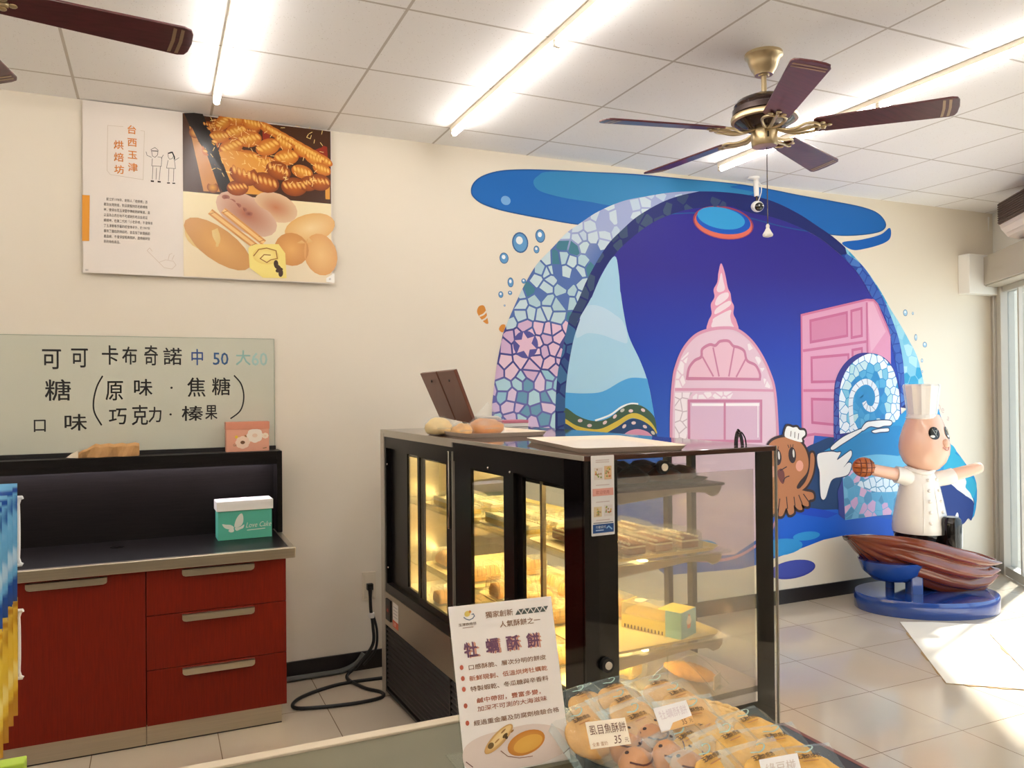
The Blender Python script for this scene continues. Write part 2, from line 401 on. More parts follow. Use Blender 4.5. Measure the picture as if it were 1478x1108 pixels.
# wall above the shop windows
bm = new(); prism(bm, [(0, 2.36), (9, 2.36), (9, H), (0, H)], S0, SD, (0, 0, 1), -SN*.15); struct('wall_right', bm, m_wallside)
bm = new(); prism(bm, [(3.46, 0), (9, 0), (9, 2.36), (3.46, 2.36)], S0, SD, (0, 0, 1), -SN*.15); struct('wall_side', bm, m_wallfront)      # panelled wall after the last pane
# frame of the shop window
def sbox(bm, s0, s1, o0, o1, z0, z1): prism(bm, [(s0, z0), (s1, z0), (s1, z1), (s0, z1)], S0+SN*o0, SD, (0, 0, 1), SN*(o1-o0))
bm = new(); sbox(bm, -.02, .075, -.10, .03, 0, 2.36); sbox(bm, .075, .10, -.08, .005, 0, 2.36); struct('trim_1', bm, m_greysteel, bevel=.004)
bm = new(); sbox(bm, .10, .19, -.09, .015, 0, 2.36); struct('trim_2', bm, m_greysteel, bevel=.004)
bm = new(); sbox(bm, .19, 3.46, -.08, 0.0, 0, .075); struct('trim_3', bm, m_greysteel, bevel=.004)
bm = new(); sbox(bm, .19, 3.46, -.08, 0.0, 2.31, 2.36); struct('trim_4', bm, m_greysteel, bevel=.004)
for k, s in enumerate((.46, 1.95, 3.42)):
    bm = new(); sbox(bm, s, s+(.045 if k else .03), -.075, -.01, .075, 2.31); struct('trim_%d' % (5+k), bm, m_greysteel)
for k, (a, b) in enumerate(((.19, .46), (.49, 1.95), (1.995, 3.42))):
    bm = new(); sbox(bm, a, b, -.045, -.037, .075, 2.31); struct('window_%d' % (k+1), bm, m_glassfrost if k == 0 else m_glass)
# roller housing over the glass and the box that closes its end
bm = new(); sbox(bm, .155, 3.6, -.0, .15, 2.365, 2.595); sbox(bm, .155, 3.6, -.0, .135, 2.355, 2.365)
tag(obj('shutter_housing', bm, m_header, bevel=.004), 'long beige metal shutter housing above the shop window', 'shutter housing')
bm = new(); boxm(bm, (5.985, -.10, 2.295), (6.40, -.0, 2.615)); tag(obj('wall_box', bm, m_wallside, bevel=.006), 'cream square box high on wall beside shutter housing', 'wall box')
bm = new(); tube(bm, smoothline([SP(.03, .04, 2.96), SP(.02, .05, 2.7), SP(.035, .045, 2.4), SP(.01, .05, 2.2), SP(.02, .04, 1.6), SP(.015, .045, 1.0), SP(.02, .04, .5), SP(.015, .045, .02)], 6), .009)
tag(obj('corner_cable', bm, m_white), 'thin white cable running down the room corner', 'cable')
# outside
bm = new(); boxm(bm, (-20, -24, -.14), (20, 12, -.12)); struct('ground', bm, m_pave)
bm = new(); prism(bm, [(6.62, .8), (7.00, .8), (4.21, -6.0), (2.10, -6.0), (6.56, 0)], (0, 0, 2.95), (1, 0, 0), (0, 1, 0), (0, 0, .14)); struct('trim_20', bm, m_greysteel)      # unseen canopy added to cut off the sun patch on the floor
m_far = mat('far_house_white', rgb(232, 236, 240), 0.7); m_farblue = mat('far_shutter_blue', rgb(96, 150, 196), 0.5)
t = thing('building', 'pale house with blue shutters across the street outside', 'building', (14, -1.0, -.12))
bm = new(); boxm(bm, (14, -3.4, -.12), (17, 5.5, 4.4)); obj('wall', bm, m_far, t)
for y in (-2.6, -.6, 1.4, 3.4):
    bm = new(); boxm(bm, (13.94, y, .1), (14.0, y+1.3, 1.75)); obj('shutter', bm, m_farblue, t, label='blue shutter')
    bm = new()
    for i in range(6): boxm(bm, (13.96, y, 2.1+.12*i), (14.0, y+1.3, 2.16+.12*i))
    obj('louvre', bm, m_white, t)
# ------------------------------------------------------------------ air conditioner over the housing
acA = on_plane(S0+SN*.25, SN, 1440, 281); acs = (acA-S0).dot(SD)
t = thing('air_conditioner', 'white wall air conditioner with dark brown grille above shop window', 'air conditioner', SP(acs+.45, 0, 2.62))
prof = [(0, 2.63), (0, 2.93), (.16, 2.93), (.215, 2.915), (.25, 2.87), (.25, 2.78), (.235, 2.71), (.19, 2.65), (.12, 2.63)]
bm = new(); prism(bm, prof, S0+SD*acs, SN, (0, 0, 1), SD*.95); obj('casing', bm, m_acwhite, t, bevel=.006)
bm = new()
for i in range(9):
    z = 2.745+i*.0165; prism(bm, [(.246, z), (.259, z+.004), (.259, z+.012), (.246, z+.012)], S0+SD*(acs+.015), SN, (0, 0, 1), SD*.92)
prism(bm, [(.24, 2.74), (.253, 2.74), (.253, 2.895), (.24, 2.895)], S0+SD*(acs+.015), SN, (0, 0, 1), SD*.92); obj('grille', bm, m_acgrille, t, label='dark brown grille')
bm = new(); prism(bm, [(.225, 2.665), (.245, 2.705), (.24, 2.71), (.215, 2.668)], S0+SD*(acs+.08), SN, (0, 0, 1), SD*.8); obj('air_flap', bm, m_acwhite, t)
# ================================================================== LIGHT TUBES
for k, (gx, lab) in enumerate(((.275, 'leftmost ceiling tube light, above the bakery poster'), (1.489, 'middle ceiling tube light, between poster and ceiling fan'), (3.30, 'rightmost ceiling tube light, passing behind the near ceiling fan'), (-1.30, 'fill tube light added unseen beyond the left edge, over the far left cabinet'))):  # last run is unseen, added to brighten the dark left side
    y1 = -.325; y0 = y1-6.10  # runs lengthened out of view behind the camera, extra tubes for fill
    t = thing('tube_light', 'long lit ' + lab, 'ceiling light', (gx, (y0+y1)/2, H), 0, 'ceiling tube lights')
    bm = new(); boxm(bm, (gx-.018, y0, H-.028), (gx+.018, y1, H)); obj('batten', bm, m_cream, t, bevel=.003)
    for y in [y0+.012+(y1-y0-.024)*q/5 for q in range(6)]:
        bm = new(); boxm(bm, (gx-.014, y-.012, H-.055), (gx+.014, y+.012, H-.026)); obj('tube_holder', bm, m_cream, t)
    for a, b in [(y0+1.22*q+.018, y0+1.22*(q+1)-.018) for q in range(5)]:
        bm = new(); cyl(bm, (gx, a, H-.043), (gx, b, H-.043), .0145, seg=14); obj('tube', bm, m_tube, t, smooth=True)
# ================================================================== CEILING FANS
def fan(cx, cy, a0, label, down=0.0):
    zb = 2.655
    t = thing('ceiling_fan', label, 'ceiling fan', (cx, cy, H), 0, 'five-bladed ceiling fans')
    c = (cx, cy, 0)
    bm = new(); lathe(bm, [(.080, H), (.080, H-.012), (.070, H-.02), (.062, H-.045), (.052, H-.068), (.044, H-.078), (.038, H-.092)], c=c); obj('canopy', bm, m_brass, t, smooth=True)
    bm = new(); cyl(bm, (cx, cy, H-.08), (cx, cy, zb+.13), .0115); lathe(bm, [(.02, H-.098), (.026, H-.09), (.03, H-.08)], c=c); obj('down_rod', bm, m_brass, t, smooth=True)
    bm = new(); lathe(bm, [(.03, zb+.155), (.075, zb+.148), (.115, zb+.130), (.128, zb+.112), (.124, zb+.100), (.134, zb+.094), (.134, zb+.072), (.126, zb+.066), (.126, zb+.040), (.112, zb+.028), (.085, zb+.012), (.06, zb+.004)], c=c, seg=40); m = obj('motor_housing', bm, m_fandark, t, smooth=True)
    bm = new(); lathe(bm, [(.129, zb+.066), (.139, zb+.064), (.141, zb+.054), (.139, zb+.044), (.127, zb+.041)], c=c, seg=40); obj('brass_band', bm, m_brass, m, smooth=True)
    bm = new(); lathe(bm, [(.05, zb+.012), (.053, zb), (.056, zb-.01), (.056, zb-.058), (.050, zb-.066), (.02, zb-.069)], c=c); s = obj('switch_housing', bm, m_brass, t, smooth=True)
    bm = new(); box(bm, (cx-.026, cy-.050, zb-.028), (.007, .008, .024), rz=-.5); obj('switch', bm, m_black, s)
    bm = new(); zc = zb-.069
    tube(bm, [(cx+.012, cy, zc), (cx+.012, cy, zc-.2), (cx+.012, cy, zc-.335)], .0022, seg=6); obj('pull_chain', bm, m_fandark, t)
    bm = new(); lathe(bm, [(.004, zc-.33), (.008, zc-.338), (.007, zc-.348), (.014, zc-.362), (.0225, zc-.376), (.020, zc-.384), (.006, zc-.388)], c=(cx+.012, cy, 0), seg=10); obj('pull_pendant', bm, m_white, t, label='white faceted pull pendant')
    for k in range(5):
        a = a0-k*2*PI/5; R = Matrix.Translation((cx, cy, zb)) @ Matrix.Rotation(a, 4, 'Z'); Pt = R @ Matrix.Translation((.20, 0, 0)) @ Matrix.Rotation(math.radians(-13), 4, 'X')
        # blade outline: slightly widening, rounded corners at the tip
        w0, w1, L = .054, .071, .535
        out = [(0, -w0*.75), (.012, -w0), (L-.03, -w1), (L-.008, -w1+.008), (L, -w1+.026), (L+.004, 0), (L, w1-.026), (L-.008, w1-.008), (L-.03, w1), (.012, w0), (0, w0*.75)]
        bm = new(); prism(bm, out, (0, 0, -.004), (1, 0, 0), (0, 1, 0), (0, 0, .008)); bm.transform(Pt); b = obj('blade', bm, m_fanwood, t, bevel=.0025)
        bm = new()
        for x0 in (L-.060, L-.038):
            prism(bm, [(x0, -w1+.010), (x0+.010, -w1+.012), (x0+.013, 0), (x0+.010, w1-.012), (x0, w1-.010), (x0+.003, 0)], (0, 0, -.0052), (1, 0, 0), (0, 1, 0), (0, 0, .001))
        bm.transform(Pt); obj('tip_stripe', bm, m_fanedge, b)
        bm = new(); arm = []
        for s in (-1, 1):
            tube(bm, smoothline([(.048, s*.008, .006), (.09, s*.014, -.010), (.13, s*.03, -.016), (.17, s*.046, -.009), (.205, s*.04, -.008), (.222, s*.018, -.008), (.218, 0, -.008)], 5), .0062, seg=8)
            ball(bm, (.235, s*.026, -.0075), (.012, .012, .004), 10, 6)
        tube(bm, smoothline([(.05, 0, .006), (.10, 0, -.012), (.15, 0, -.014), (.19, 0, -.008), (.25, 0, -.0075)], 5), .008, seg=8); ball(bm, (.26, 0, -.0075), (.012, .012, .004), 10, 6)
        bm.transform(R @ Matrix.Rotation(math.radians(-6), 4, 'X')); obj('blade_iron', bm, m_brass, t, smooth='all')
    return t
fan(2.403, -1.727, math.radians(-47.7), 'dark wooden ceiling fan fully in view, near the painted mural')
fan(-.619, -1.809, math.radians(9.0), 'dark wooden ceiling fan cut off at the top left, near the poster')
# ================================================================== SECURITY CAMERA
p = aty(-.14, 1091, 262); q = aty(-.16, 1096, 297)
t = thing('security_camera', 'small white ceiling security camera with black lens dome over the mural', 'camera', (p.x, p.y, H))
bm = new(); lathe(bm, [(.04, H), (.04, H-.012), (.03, H-.018)], c=(p.x-.02, p.y, 0), seg=20); cyl(bm, (p.x, p.y, H-.01), (p.x+.005, p.y, q.z+.07), .019, .017, seg=16); obj('mount', bm, m_white, t, smooth=True)
bm = new(); cyl(bm, (p.x+.005, p.y, q.z+.08), (p.x+.005, p.y, q.z+.03), .008, seg=10); obj('joint', bm, m_fandark, t)
bm = new(); ball(bm, (q.x, p.y, q.z), (.045, .04, .038)); obj('shell', bm, m_white, t, smooth='all')
bm = new(); ball(bm, (q.x-.003, p.y-.016, q.z-.004), (.036, .028, .031)); l = obj('lens_dome', bm, m_blackgloss, t, smooth='all')
bm = new()
for dx in (-.017, .017): ball(bm, (q.x-.003+dx, p.y-.042, q.z-.002), (.007, .004, .007), 10, 6)
obj('led', bm, m_chrome, l, smooth='all')
bm = new(); tube(bm, smoothline([(p.x+.02, p.y, H-.03), (p.x+.045, p.y, H-.05), (p.x+.045, p.y, H-.10), (p.x+.02, p.y, q.z+.04)], 6), .0035, seg=6); obj('lead', bm, m_white, t)
# ================================================================== SOCKET, PLUG AND FLEX
t = thing('wall_socket', 'cream wall socket beside the display case', 'socket', (1.082, 0, .46))
bm = new(); boxm(bm, (1.043, -.012, .385), (1.122, 0, .540)); obj('plate', bm, m_cream, t, bevel=.005)
bm = new(); boxm(bm, (1.056, -.016, .40), (1.110, -.011, .525)); obj('insert', bm, m_cream, t, bevel=.003)
bm = new(); boxm(bm, (1.066, -.045, .445), (1.098, -.014, .478)); cyl(bm, (1.082, -.036, .46), (1.080, -.045, .395), .013, .008)
tube(bm, smoothline([(1.080, -.045, .40), (1.082, -.05, .33), (1.090, -.06, .25), (1.085, -.07, .15), (1.00, -.09, .06), (.93, -.12, .012), (.98, -.30, .009), (1.045, -.40, .009), (1.02, -.47, .009), (.85, -.48, .009), (.62, -.42, .009), (.65, -.30, .009), (.85, -.20, .009), (1.06, -.20, .009), (1.20, -.23, .012)], 8), .009, seg=8)
tube(bm, smoothline([(1.10, -.03, .30), (1.112, -.06, .22), (1.100, -.07, .12), (1.03, -.08, .05)], 6), .007, seg=8)
o = tag(obj('power_cord', bm, m_cable, smooth=True), 'black power cord coiled on the floor below the wall socket', 'cord')
bm = new(); lathe(bm, [(.014, .295), (.016, .30), (.016, .318), (.014, .322)], c=(1.085, -.054, 0), seg=12); obj('cable_tie', bm, m_white, o)
bm = new(); tube(bm, smoothline([(.60, -.03, .018), (.80, -.03, .018), (.92, -.03, .02), (1.0, -.035, .05), (1.04, -.04, .10)], 6), .014, seg=8)
tag(obj('conduit', bm, m_conduit, smooth=True), 'grey flexible conduit along the foot of the black baseboard', 'conduit')
# ================================================================== LEFT COUNTER: cabinets, worktop, splashback shelf
KX = .552; KF = -.56
def handle(x0, x1, z, parent):
    bm = new(); prism(bm, [(x0, z-.012), (x0+.004, z-.020), (x0+.015, z-.024), (x1-.015, z-.024), (x1-.004, z-.020), (x1, z-.012), (x1, z+.006), (x0, z+.006)], (0, KF-.022, 0), (1, 0, 0), (0, 0, 1), (0, .006, 0))
    boxm(bm, (x0, KF-.022, z+.002), (x1, KF, z+.006)); obj('handle', bm, m_steel, parent, bevel=.0015, label='brushed steel handle')
def cabinet(x0, x1, label, kind):
    t = thing(kind, label, 'cabinet', ((x0+x1)/2, -.3, 0), 0)
    bm = new(); boxm(bm, (x0, KF+.02, .093), (x1, -.02, .775)); obj('carcass', bm, m_redwood, t)
    bm = new(); boxm(bm, (x0, KF+.025, .006), (x1-(.02 if x1 == KX else 0), KF+.06, .093)); boxm(bm, (x1-.035, KF+.03, .006), (x1-.02, -.03, .093)); k = obj('toe_kick', bm, m_steel, t, label='brushed steel toe kick')
    bm = new(); boxm(bm, (x0, KF+.026, 0), (x1-(.02 if x1 == KX else 0), KF+.056, .006)); obj('base_seal', bm, m_black, k)
    return t
def zf(px, py): return aty(KF, px, py)
t = cabinet(-.043, KX, 'red wood drawer cabinet with three steel-handled drawers', 'drawer_cabinet')
for (z0, z1, hz) in ((.575, .775, 0), (.337, .572, 0), (.094, .334, 0)):
    bm = new(); boxm(bm, (-.041, KF, z0), (KX, KF+.018, z1)); d = obj('drawer', bm, m_redwood, t, bevel=.001)
    hx0, hx1 = zf(263, 900).x, zf(367, 880).x
    handle(hx0, hx1, z1-.012 if z1 < .7 else z1-.015, d)
t = cabinet(-.705, -.045, 'red wood cabinet with one plain door, left of the drawers', 'door_cabinet')
bm = new(); boxm(bm, (-.703, KF, .094), (-.045, KF+.018, .775)); d = obj('door', bm, m_redwood, t, bevel=.001)
handle(zf(37, 840).x, zf(155, 830).x, .76, d)
t = cabinet(-1.40, -.707, 'red wood cabinet cut off by the left edge of view', 'door_cabinet')
bm = new(); boxm(bm, (-1.398, KF, .094), (-.709, KF+.018, .775)); d = obj('door', bm, m_redwood, t, bevel=.001); handle(-.95, -.78, .76, d)
t = thing('worktop', 'black wood-grain worktop with brushed steel edge on the red cabinets', 'worktop', (-.4, -.3, .776))
bm = new(); boxm(bm, (-1.40, -.56, .776), (.565, -.002, .824)); obj('slab', bm, m_blackwood, t)
bm = new(); boxm(bm, (-1.40, -.592, .776), (.592, -.56, .826)); boxm(bm, (.563, -.56, .776), (.592, -.002, .826)); obj('steel_edge', bm, m_steel, t, bevel=.004)
bm = new(); lathe(bm, [(.030, .8242), (.030, .8262), (.024, .8268)], c=(-.17, -.20, 0), seg=24); obj('cable_grommet', bm, m_blackgloss, t)
t = thing('splashback_shelf', 'black splashback shelf with lit underside standing on the worktop', 'shelf', (-.4, -.08, .824))
bm = new(); boxm(bm, (-1.40, -.03, .824), (.57, -.002, 1.205)); obj('back_panel', bm, m_blackwood, t)
bm = new(); boxm(bm, (.568, -.165, .8268), (.594, -.002, 1.246)); obj('end_panel', bm, m_blackwood, t, bevel=.002)
bm = new(); boxm(bm, (-1.40, -.165, 1.205), (.568, -.002, 1.246)); obj('top_ledge', bm, m_blackwood, t, bevel=.002)
bm = new(); boxm(bm, (-1.40, -.165, 1.180), (.568, -.145, 1.206)); obj('front_lip', bm, m_blackwood, t)
bm = new(); boxm(bm, (-1.38, -.130, 1.194), (.55, -.112, 1.204)); obj('light_strip', bm, m_ledcool, t, label='cool white light strip')
# ------------------------------------------------------------------ white glass board with handwriting
t = thing('whiteboard', 'pale glass whiteboard with handwritten drink list on the black shelf', 'whiteboard', (-.3, -.03, 1.246))
bm = new(); boxm(bm, (-1.35, -.016, 1.262), (.578, -.006, 1.832)); obj('board', bm, m_wboard, t, bevel=.002)
bm = new(); boxm(bm, (.5765, -.0165, 1.262), (.5785, -.0055, 1.832)); boxm(bm, (-1.35, -.0165, 1.8312), (.5785, -.0055, 1.8332)); obj('glass_edge', bm, mat('green_glass_edge', rgb(140, 158, 138), .1), t)
bm = new(); boxm(bm, (-1.35, -.04, 1.246), (.58, -.004, 1.266)); obj('pen_rail', bm, m_black, t)
ink = Ink(lambda u, v, h: Vector((u, -.016-h, v)))
blk = rgb(30, 28, 26)
def wb(s, x0, y0, x1, y1, col=blk, sxk=1.0, bold=0.0):
    """one handwritten sign in the pixel box (x0,y0)-(x1,y1) of the photograph"""
    a = aty(-.016, x0, y1); b = aty(-.016, x1, y0); hgt = b.z-a.z; wid = b.x-a.x
    n = len(s); ascii_ = s.isascii()
    size = hgt/(.74 if ascii_ else .90); w = (.56 if ascii_ else 0.94)*size*n
    ink.text(s, a.x, a.z+(.0 if ascii_ else .08*size), size, col, 0, sx=wid/w, bold=.0011)
def wz(u, v): return (u*440/1283, 460+v*380/1108)
for s, u0, v0, u1, v1, c in (('可', 172, 125, 255, 212, blk), ('可', 295, 122, 368, 205, blk), ('卡', 425, 115, 495, 193, blk), ('布', 512, 120, 575, 192, blk), ('奇', 604, 115, 662, 196, blk), ('諾', 684, 125, 762, 194, blk),
        ('中', 800, 130, 855, 195, rgb(50, 80, 140)), ('50', 893, 140, 970, 193, rgb(60, 96, 140)), ('大', 990, 135, 1052, 195, rgb(150, 192, 184)), ('60', 1056, 140, 1134, 196, rgb(166, 200, 192)),
        ('糖', 186, 258, 294, 345, blk), ('口', 134, 420, 195, 478, blk), ('味', 264, 402, 362, 472, blk), ('原', 442, 260, 516, 344, blk), ('味', 558, 255, 638, 324, blk), ('焦', 786, 250, 862, 328, blk), ('糖', 890, 250, 966, 322, blk),
        ('巧', 456, 375, 530, 446, blk), ('克', 552, 365, 620, 448, blk), ('力', 622, 372, 680, 436, blk), ('榛', 762, 368, 850, 430, blk), ('果', 862, 362, 912, 424, blk)):
    a = wz(u0, v0); b = wz(u1, v1); wb(s, a[0], a[1], b[0], b[1], c, bold=0)
def wstroke(P, w=.007):
    ink.stroke([((q := aty(-.016, *wz(*p))).x, q.z) for p in smoothline([(a, b, 0) for a, b in P], 6) for p in [(p.x, p.y)]], w, blk, 0)
wstroke([(432, 240), (408, 285), (394, 345), (398, 395), (428, 448)]); wstroke([(985, 238), (1015, 275), (1026, 330), (1012, 385), (970, 420)])
for p in ((722, 290), (718, 402)):
    q = aty(-.016, *wz(*p)); ink.blob((q.x, q.z), .0055, .0055, blk)
ink.build('handwriting', m_print, t, label='black and faded marker handwriting')
# ------------------------------------------------------------------ salmon box, kraft packet, teal cake box
a = aty(-.12, 326, 647); b = aty(-.12, 389, 607)
t = thing('card_box', 'salmon pink flower-print card box on the shelf ledge below the whiteboard', 'box', ((a.x+b.x)/2, -.08, 1.246))
bm = new(); boxm(bm, (a.x+.002, -.118, 1.2465), (b.x-.002, -.048, 1.376)); obj('body', bm, m_pink, t, bevel=.001)
bm = new(); boxm(bm, (a.x, -.120, 1.360), (b.x, -.046, 1.398)); obj('lid', bm, mat('salmon_lid', rgb(222, 146, 118), .5), t, bevel=.001)
ink = Ink(lambda u, v, h: Vector((a.x+u*(b.x-a.x), -.118-h, 1.2465+v*.13)))
def flower(u, v, r, col, cen):
    for k in range(8):
        an = k*PI/4; ink.blob((u+r*.55*math.cos(an)*.62, v+r*.55*math.sin(an)), r*.30, r*.42, col, layer=0)
    ink.blob((u, v), r*.2, r*.26, cen, layer=1)
flower(.66, .62, .30, rgb(246, 232, 214), rgb(236, 206, 180)); flower(.38, .36, .26, rgb(244, 214, 190), rgb(120, 80, 50)); flower(.9, .6, .12, rgb(246, 226, 200), rgb(240, 210, 180))
ink.blob((.24, .58), .035, .06, rgb(240, 200, 60)); ink.blob((.45, .6), .02, .05, rgb(170, 120, 60), rot=.4); ink.build('flower_print', m_print, t); ink = Ink(lambda u, v, h: Vector((a.x+u*(b.x-a.x), -.118-h, 1.2465+v*.13))); ink.text('Gift', .16, .22, .13, rgb(140, 100, 60), sx=.6); ink.stroke([(.84, .1), (.93, .13)], .03, rgb(150, 110, 70))
ink.build('lettering', m_print, t)
a = aty(-.12, 112, 654); b = aty(-.12, 201, 638)
bm = new(); N = 14; rr = []
for i in range(N+1):
    u = i/N; x = a.x+(b.x-a.x)*u; k = min(1, .35+u*2.4) if u < .3 else 1.0; hh = .062*k+.003*math.sin(i*2.1); zz = 1.2465
    rr.append([(x, -.145+.01*math.sin(i), zz), (x, -.145+.004*math.cos(i*1.7), zz+hh*.8), (x, -.125, zz+hh), (x, -.085, zz+hh*.98), (x, -.075, zz+hh*.7), (x, -.072, zz)])
rings(bm, rr); o = tag(obj('paper_packet', bm, m_kraft, bevel=.002), 'crumpled kraft paper packet lying on the shelf ledge', 'packet')
bm = new(); prism(bm, [(0, 0), (-.05, .004), (-.03, .02), (0, .035)], (a.x+.004, -.146, 1.247), (1, 0, 0), (0, 0, 1), (0, .05, 0)); obj('folded_end', bm, m_card, o)
fl = atz(.824, 313.7, 781); fr = atz(.824, 394, 774); dx = fr.x-fl.x; ang = math.atan2(fr.y-fl.y, fr.x-fl.x)
t = thing('cake_box', 'teal butterfly cake box with white lid on the black worktop', 'box', (fl.x+dx/2, fl.y+.06, .824))
Rz = Matrix.Translation(fl) @ Matrix.Rotation(ang, 4, 'Z')
bm = new(); boxm(bm, (.004, .004, .0005), (dx-.004, .126, .150)); bm.transform(Rz); obj('body', bm, m_teal, t, bevel=.001)
bm = new(); boxm(bm, (-.002, -.002, .142), (dx+.002, .132, .190)); bm.transform(Rz); lid = obj('lid', bm, m_white, t, bevel=.0015, label='white lid')
ux = Rz.to_3x3() @ Vector((1, 0, 0))
ink = Ink(flat_frame(Rz @ Vector((0, .004, 0)), ux, (0, 0, 1)))
bw = rgb(222, 226, 214)
def bf(P, l=0): ink.fill([(p.x, p.y) for p in smoothline([((x-125)*dx/425, .145-(y-770)*.145/235, 0) for x, y in P], 4, True)], bw, l)
bf([(255, 905), (265, 850), (290, 810), (312, 800), (322, 830), (320, 870), (300, 900)]); bf([(250, 905), (225, 885), (190, 880), (163, 875), (180, 905), (215, 920), (240, 925)]); bf([(258, 912), (300, 905), (328, 890), (322, 915), (300, 925), (270, 935)]); bf([(245, 915), (215, 922), (210, 935), (230, 945), (250, 938)])
ink.text('Love Cake', dx*.50, .055, .036, bw, shear=.35, sx=.78*dx/.26); ink.stroke([(dx*.53, .042), (dx*.86, .045)], .004, bw)
ink.build('butterfly_print', m_print, t, label='pale butterfly print')
ink = Ink(lambda u, v, h: Rz @ Vector((u, v, .190+h)))
for k in range(14): ink.blob((.04+.2*random.random()*dx/.26, .02+.09*random.random()), .018, .009, random.choice([rgb(170, 206, 220), rgb(232, 214, 222), rgb(200, 220, 226)]), rot=random.random(), layer=k)
ink.build('lid_print', m_print, lid)
# ================================================================== BAKERY POSTER
PT = [(119, 143), (474, 187), (484, 410), (119, 395)]
pw0, pw1 = aty(-.01, 119, 143), aty(-.01, 474, 187); pbl, pbr = aty(-.01, 119, 395), aty(-.01, 483, 409)
PWX0, PWX1, PZ0, PZ1 = pw0.x, (pw1.x+pbr.x)/2, (pbl.z+pbr.z)/2, 2.985
t = thing('bakery_poster', 'large bakery poster of breads and pastries hung high on the wall', 'poster', ((PWX0+PWX1)/2, -.01, PZ1))
def pq(u, v):            # crop (0,0)-(500,420) of the photograph, seen 2.638 times larger
    q = aty(-.014, u*500/1319, v*420/1108); return (q.x, q.z)
def pwave(x, z): return -.012-.004*math.sin((x-PWX0)*7)-.010*max(0, (PZ1-z)/.85)**2
bm = new(); NX = 24; rr = []
for i in range(NX+1):
    x = PWX0+(PWX1-PWX0)*i/NX; zs = [PZ1-(PZ1-PZ0)*j/8 for j in range(9)]
    rr.append([(x, pwave(x, z), z) for z in zs]+[(x, pwave(x, z)+.0015, z) for z in reversed(zs)])
rings(bm, rr); obj('sheet', bm, mat('poster_white', rgb(232, 222, 212), .45), t)
ink = Ink(lambda u, v, h: Vector((u, pwave(u, v)-.0008-h, v)))
def dense(x0, z0, x1, z1, colf, layer, nx=14, nz=8):
    for i in range(nx):
        for j in range(nz):
            P = [(x0+(x1-x0)*(i+a)/nx, z0+(z1-z0)*(j+b)/nz) for a, b in ((0, 0), (1, 0), (1, 1), (0, 1))]; ink.fillg(P, colf, layer)
pa, pb = pq(695, 425), pq(1262, 735); xm = pa[0]; zmid = pq(700, 728)[1]
def darkbg(u, v): return rgb(72, 38, 18)
dense(xm, zmid, PWX1-.004, PZ1-.004, darkbg, 0)
def lightbg(u, v):
    k = (v-PZ0)/(zmid-PZ0); return tuple(a*(1-k)+b*k for a, b in zip(rgb(232, 214, 182), rgb(238, 222, 178)))
dense(xm, PZ0+.004, PWX1-.004, zmid, lightbg, 0)
R_ = random.Random(3)
def loaf(u, v, rx, ry, rot, c1, c2, layer, braid=True):
    c = pq(u, v); k = .00128
    ink.blob(c, rx*k, ry*k, c1, c2, layer, rot)
    if braid:
        for i in range(5):
            s = (i-2)*rx*k*.34; d = (math.cos(rot), math.sin(rot)); pt = (c[0]+d[0]*s, c[1]+d[1]*s)
            ink.blob((pt[0], pt[1]+ry*k*.15), rx*k*.14, ry*k*.45, rgb(250, 206, 110), c1, layer+1, rot+.5, 10)
gold, amber, brown, dk = rgb(228, 160, 60), rgb(196, 104, 34), rgb(134, 62, 22), rgb(58, 26, 14)
ink.fill([pq(700, 430), pq(770, 428), pq(900, 730), pq(850, 734), pq(760, 560)], rgb(30, 20, 16), 1)
ink.fill([pq(720, 480), pq(752, 485), pq(838, 730), pq(775, 728)], rgb(202, 136, 66), 2)
for i in range(5): loaf(742+i*17, 505+i*52, 22, 22, .2, gold, brown, 3, False)
ink.fill([pq(805, 575), pq(900, 560), pq(1255, 690), pq(1255, 760), pq(900, 735)], rgb(226, 156, 64), 2)
ink.fill([pq(1000, 480), pq(1245, 560), pq(1250, 650), pq(1120, 590), pq(1000, 530)], rgb(150, 44, 26), 2)
for i in range(26):
    loaf(790+R_.random()*190, 440+R_.random()*60, 30, 16, R_.random()*2-.2, amber, brown, 3)
for i in range(8): loaf(1020+i*30, 490+i*17, 44, 20, -.45, gold, amber, 4)
for (u, v, s, r) in ((800, 560, .8, .9), (835, 520, .8, .2), (960, 470, .8, -.2), (900, 500, .9, .4), (880, 560, 1, .5), (950, 530, 1, .3), (1020, 560, 1.05, .5), (1090, 600, 1.05, .3), (860, 615, .95, .2), (1195, 605, .8, -.3), (1225, 645, .8, -.3), (940, 600, 1.0, .1), (1020, 625, 1.0, -.2), (1150, 655, .9, -.2), (1080, 545, .8, -.5), (1150, 575, .8, -.5), (850, 465, .8, .8), (905, 450, .8, .3)): loaf(u, v, 50*s, 32*s, r, gold, amber, 5)
for (u, v, s, r) in ((930, 665, 1.1, -.3), (1010, 695, 1.05, -.2), (1120, 712, 1.0, .1), (1060, 650, .95, -.3), (1215, 695, .9, 0), (905, 715, .8, .2), (1175, 700, .8, .3)): loaf(u, v, 54*s, 40*s, r, amber, brown, 7)
for i in range(120):
    p = pq(800+R_.random()*440, 445+R_.random()*270); an = R_.random()*3
    ink.stroke([p, (p[0]+.022*math.cos(an), p[1]+.022*math.sin(an))], .0028, rgb(252, 214, 130), 10)
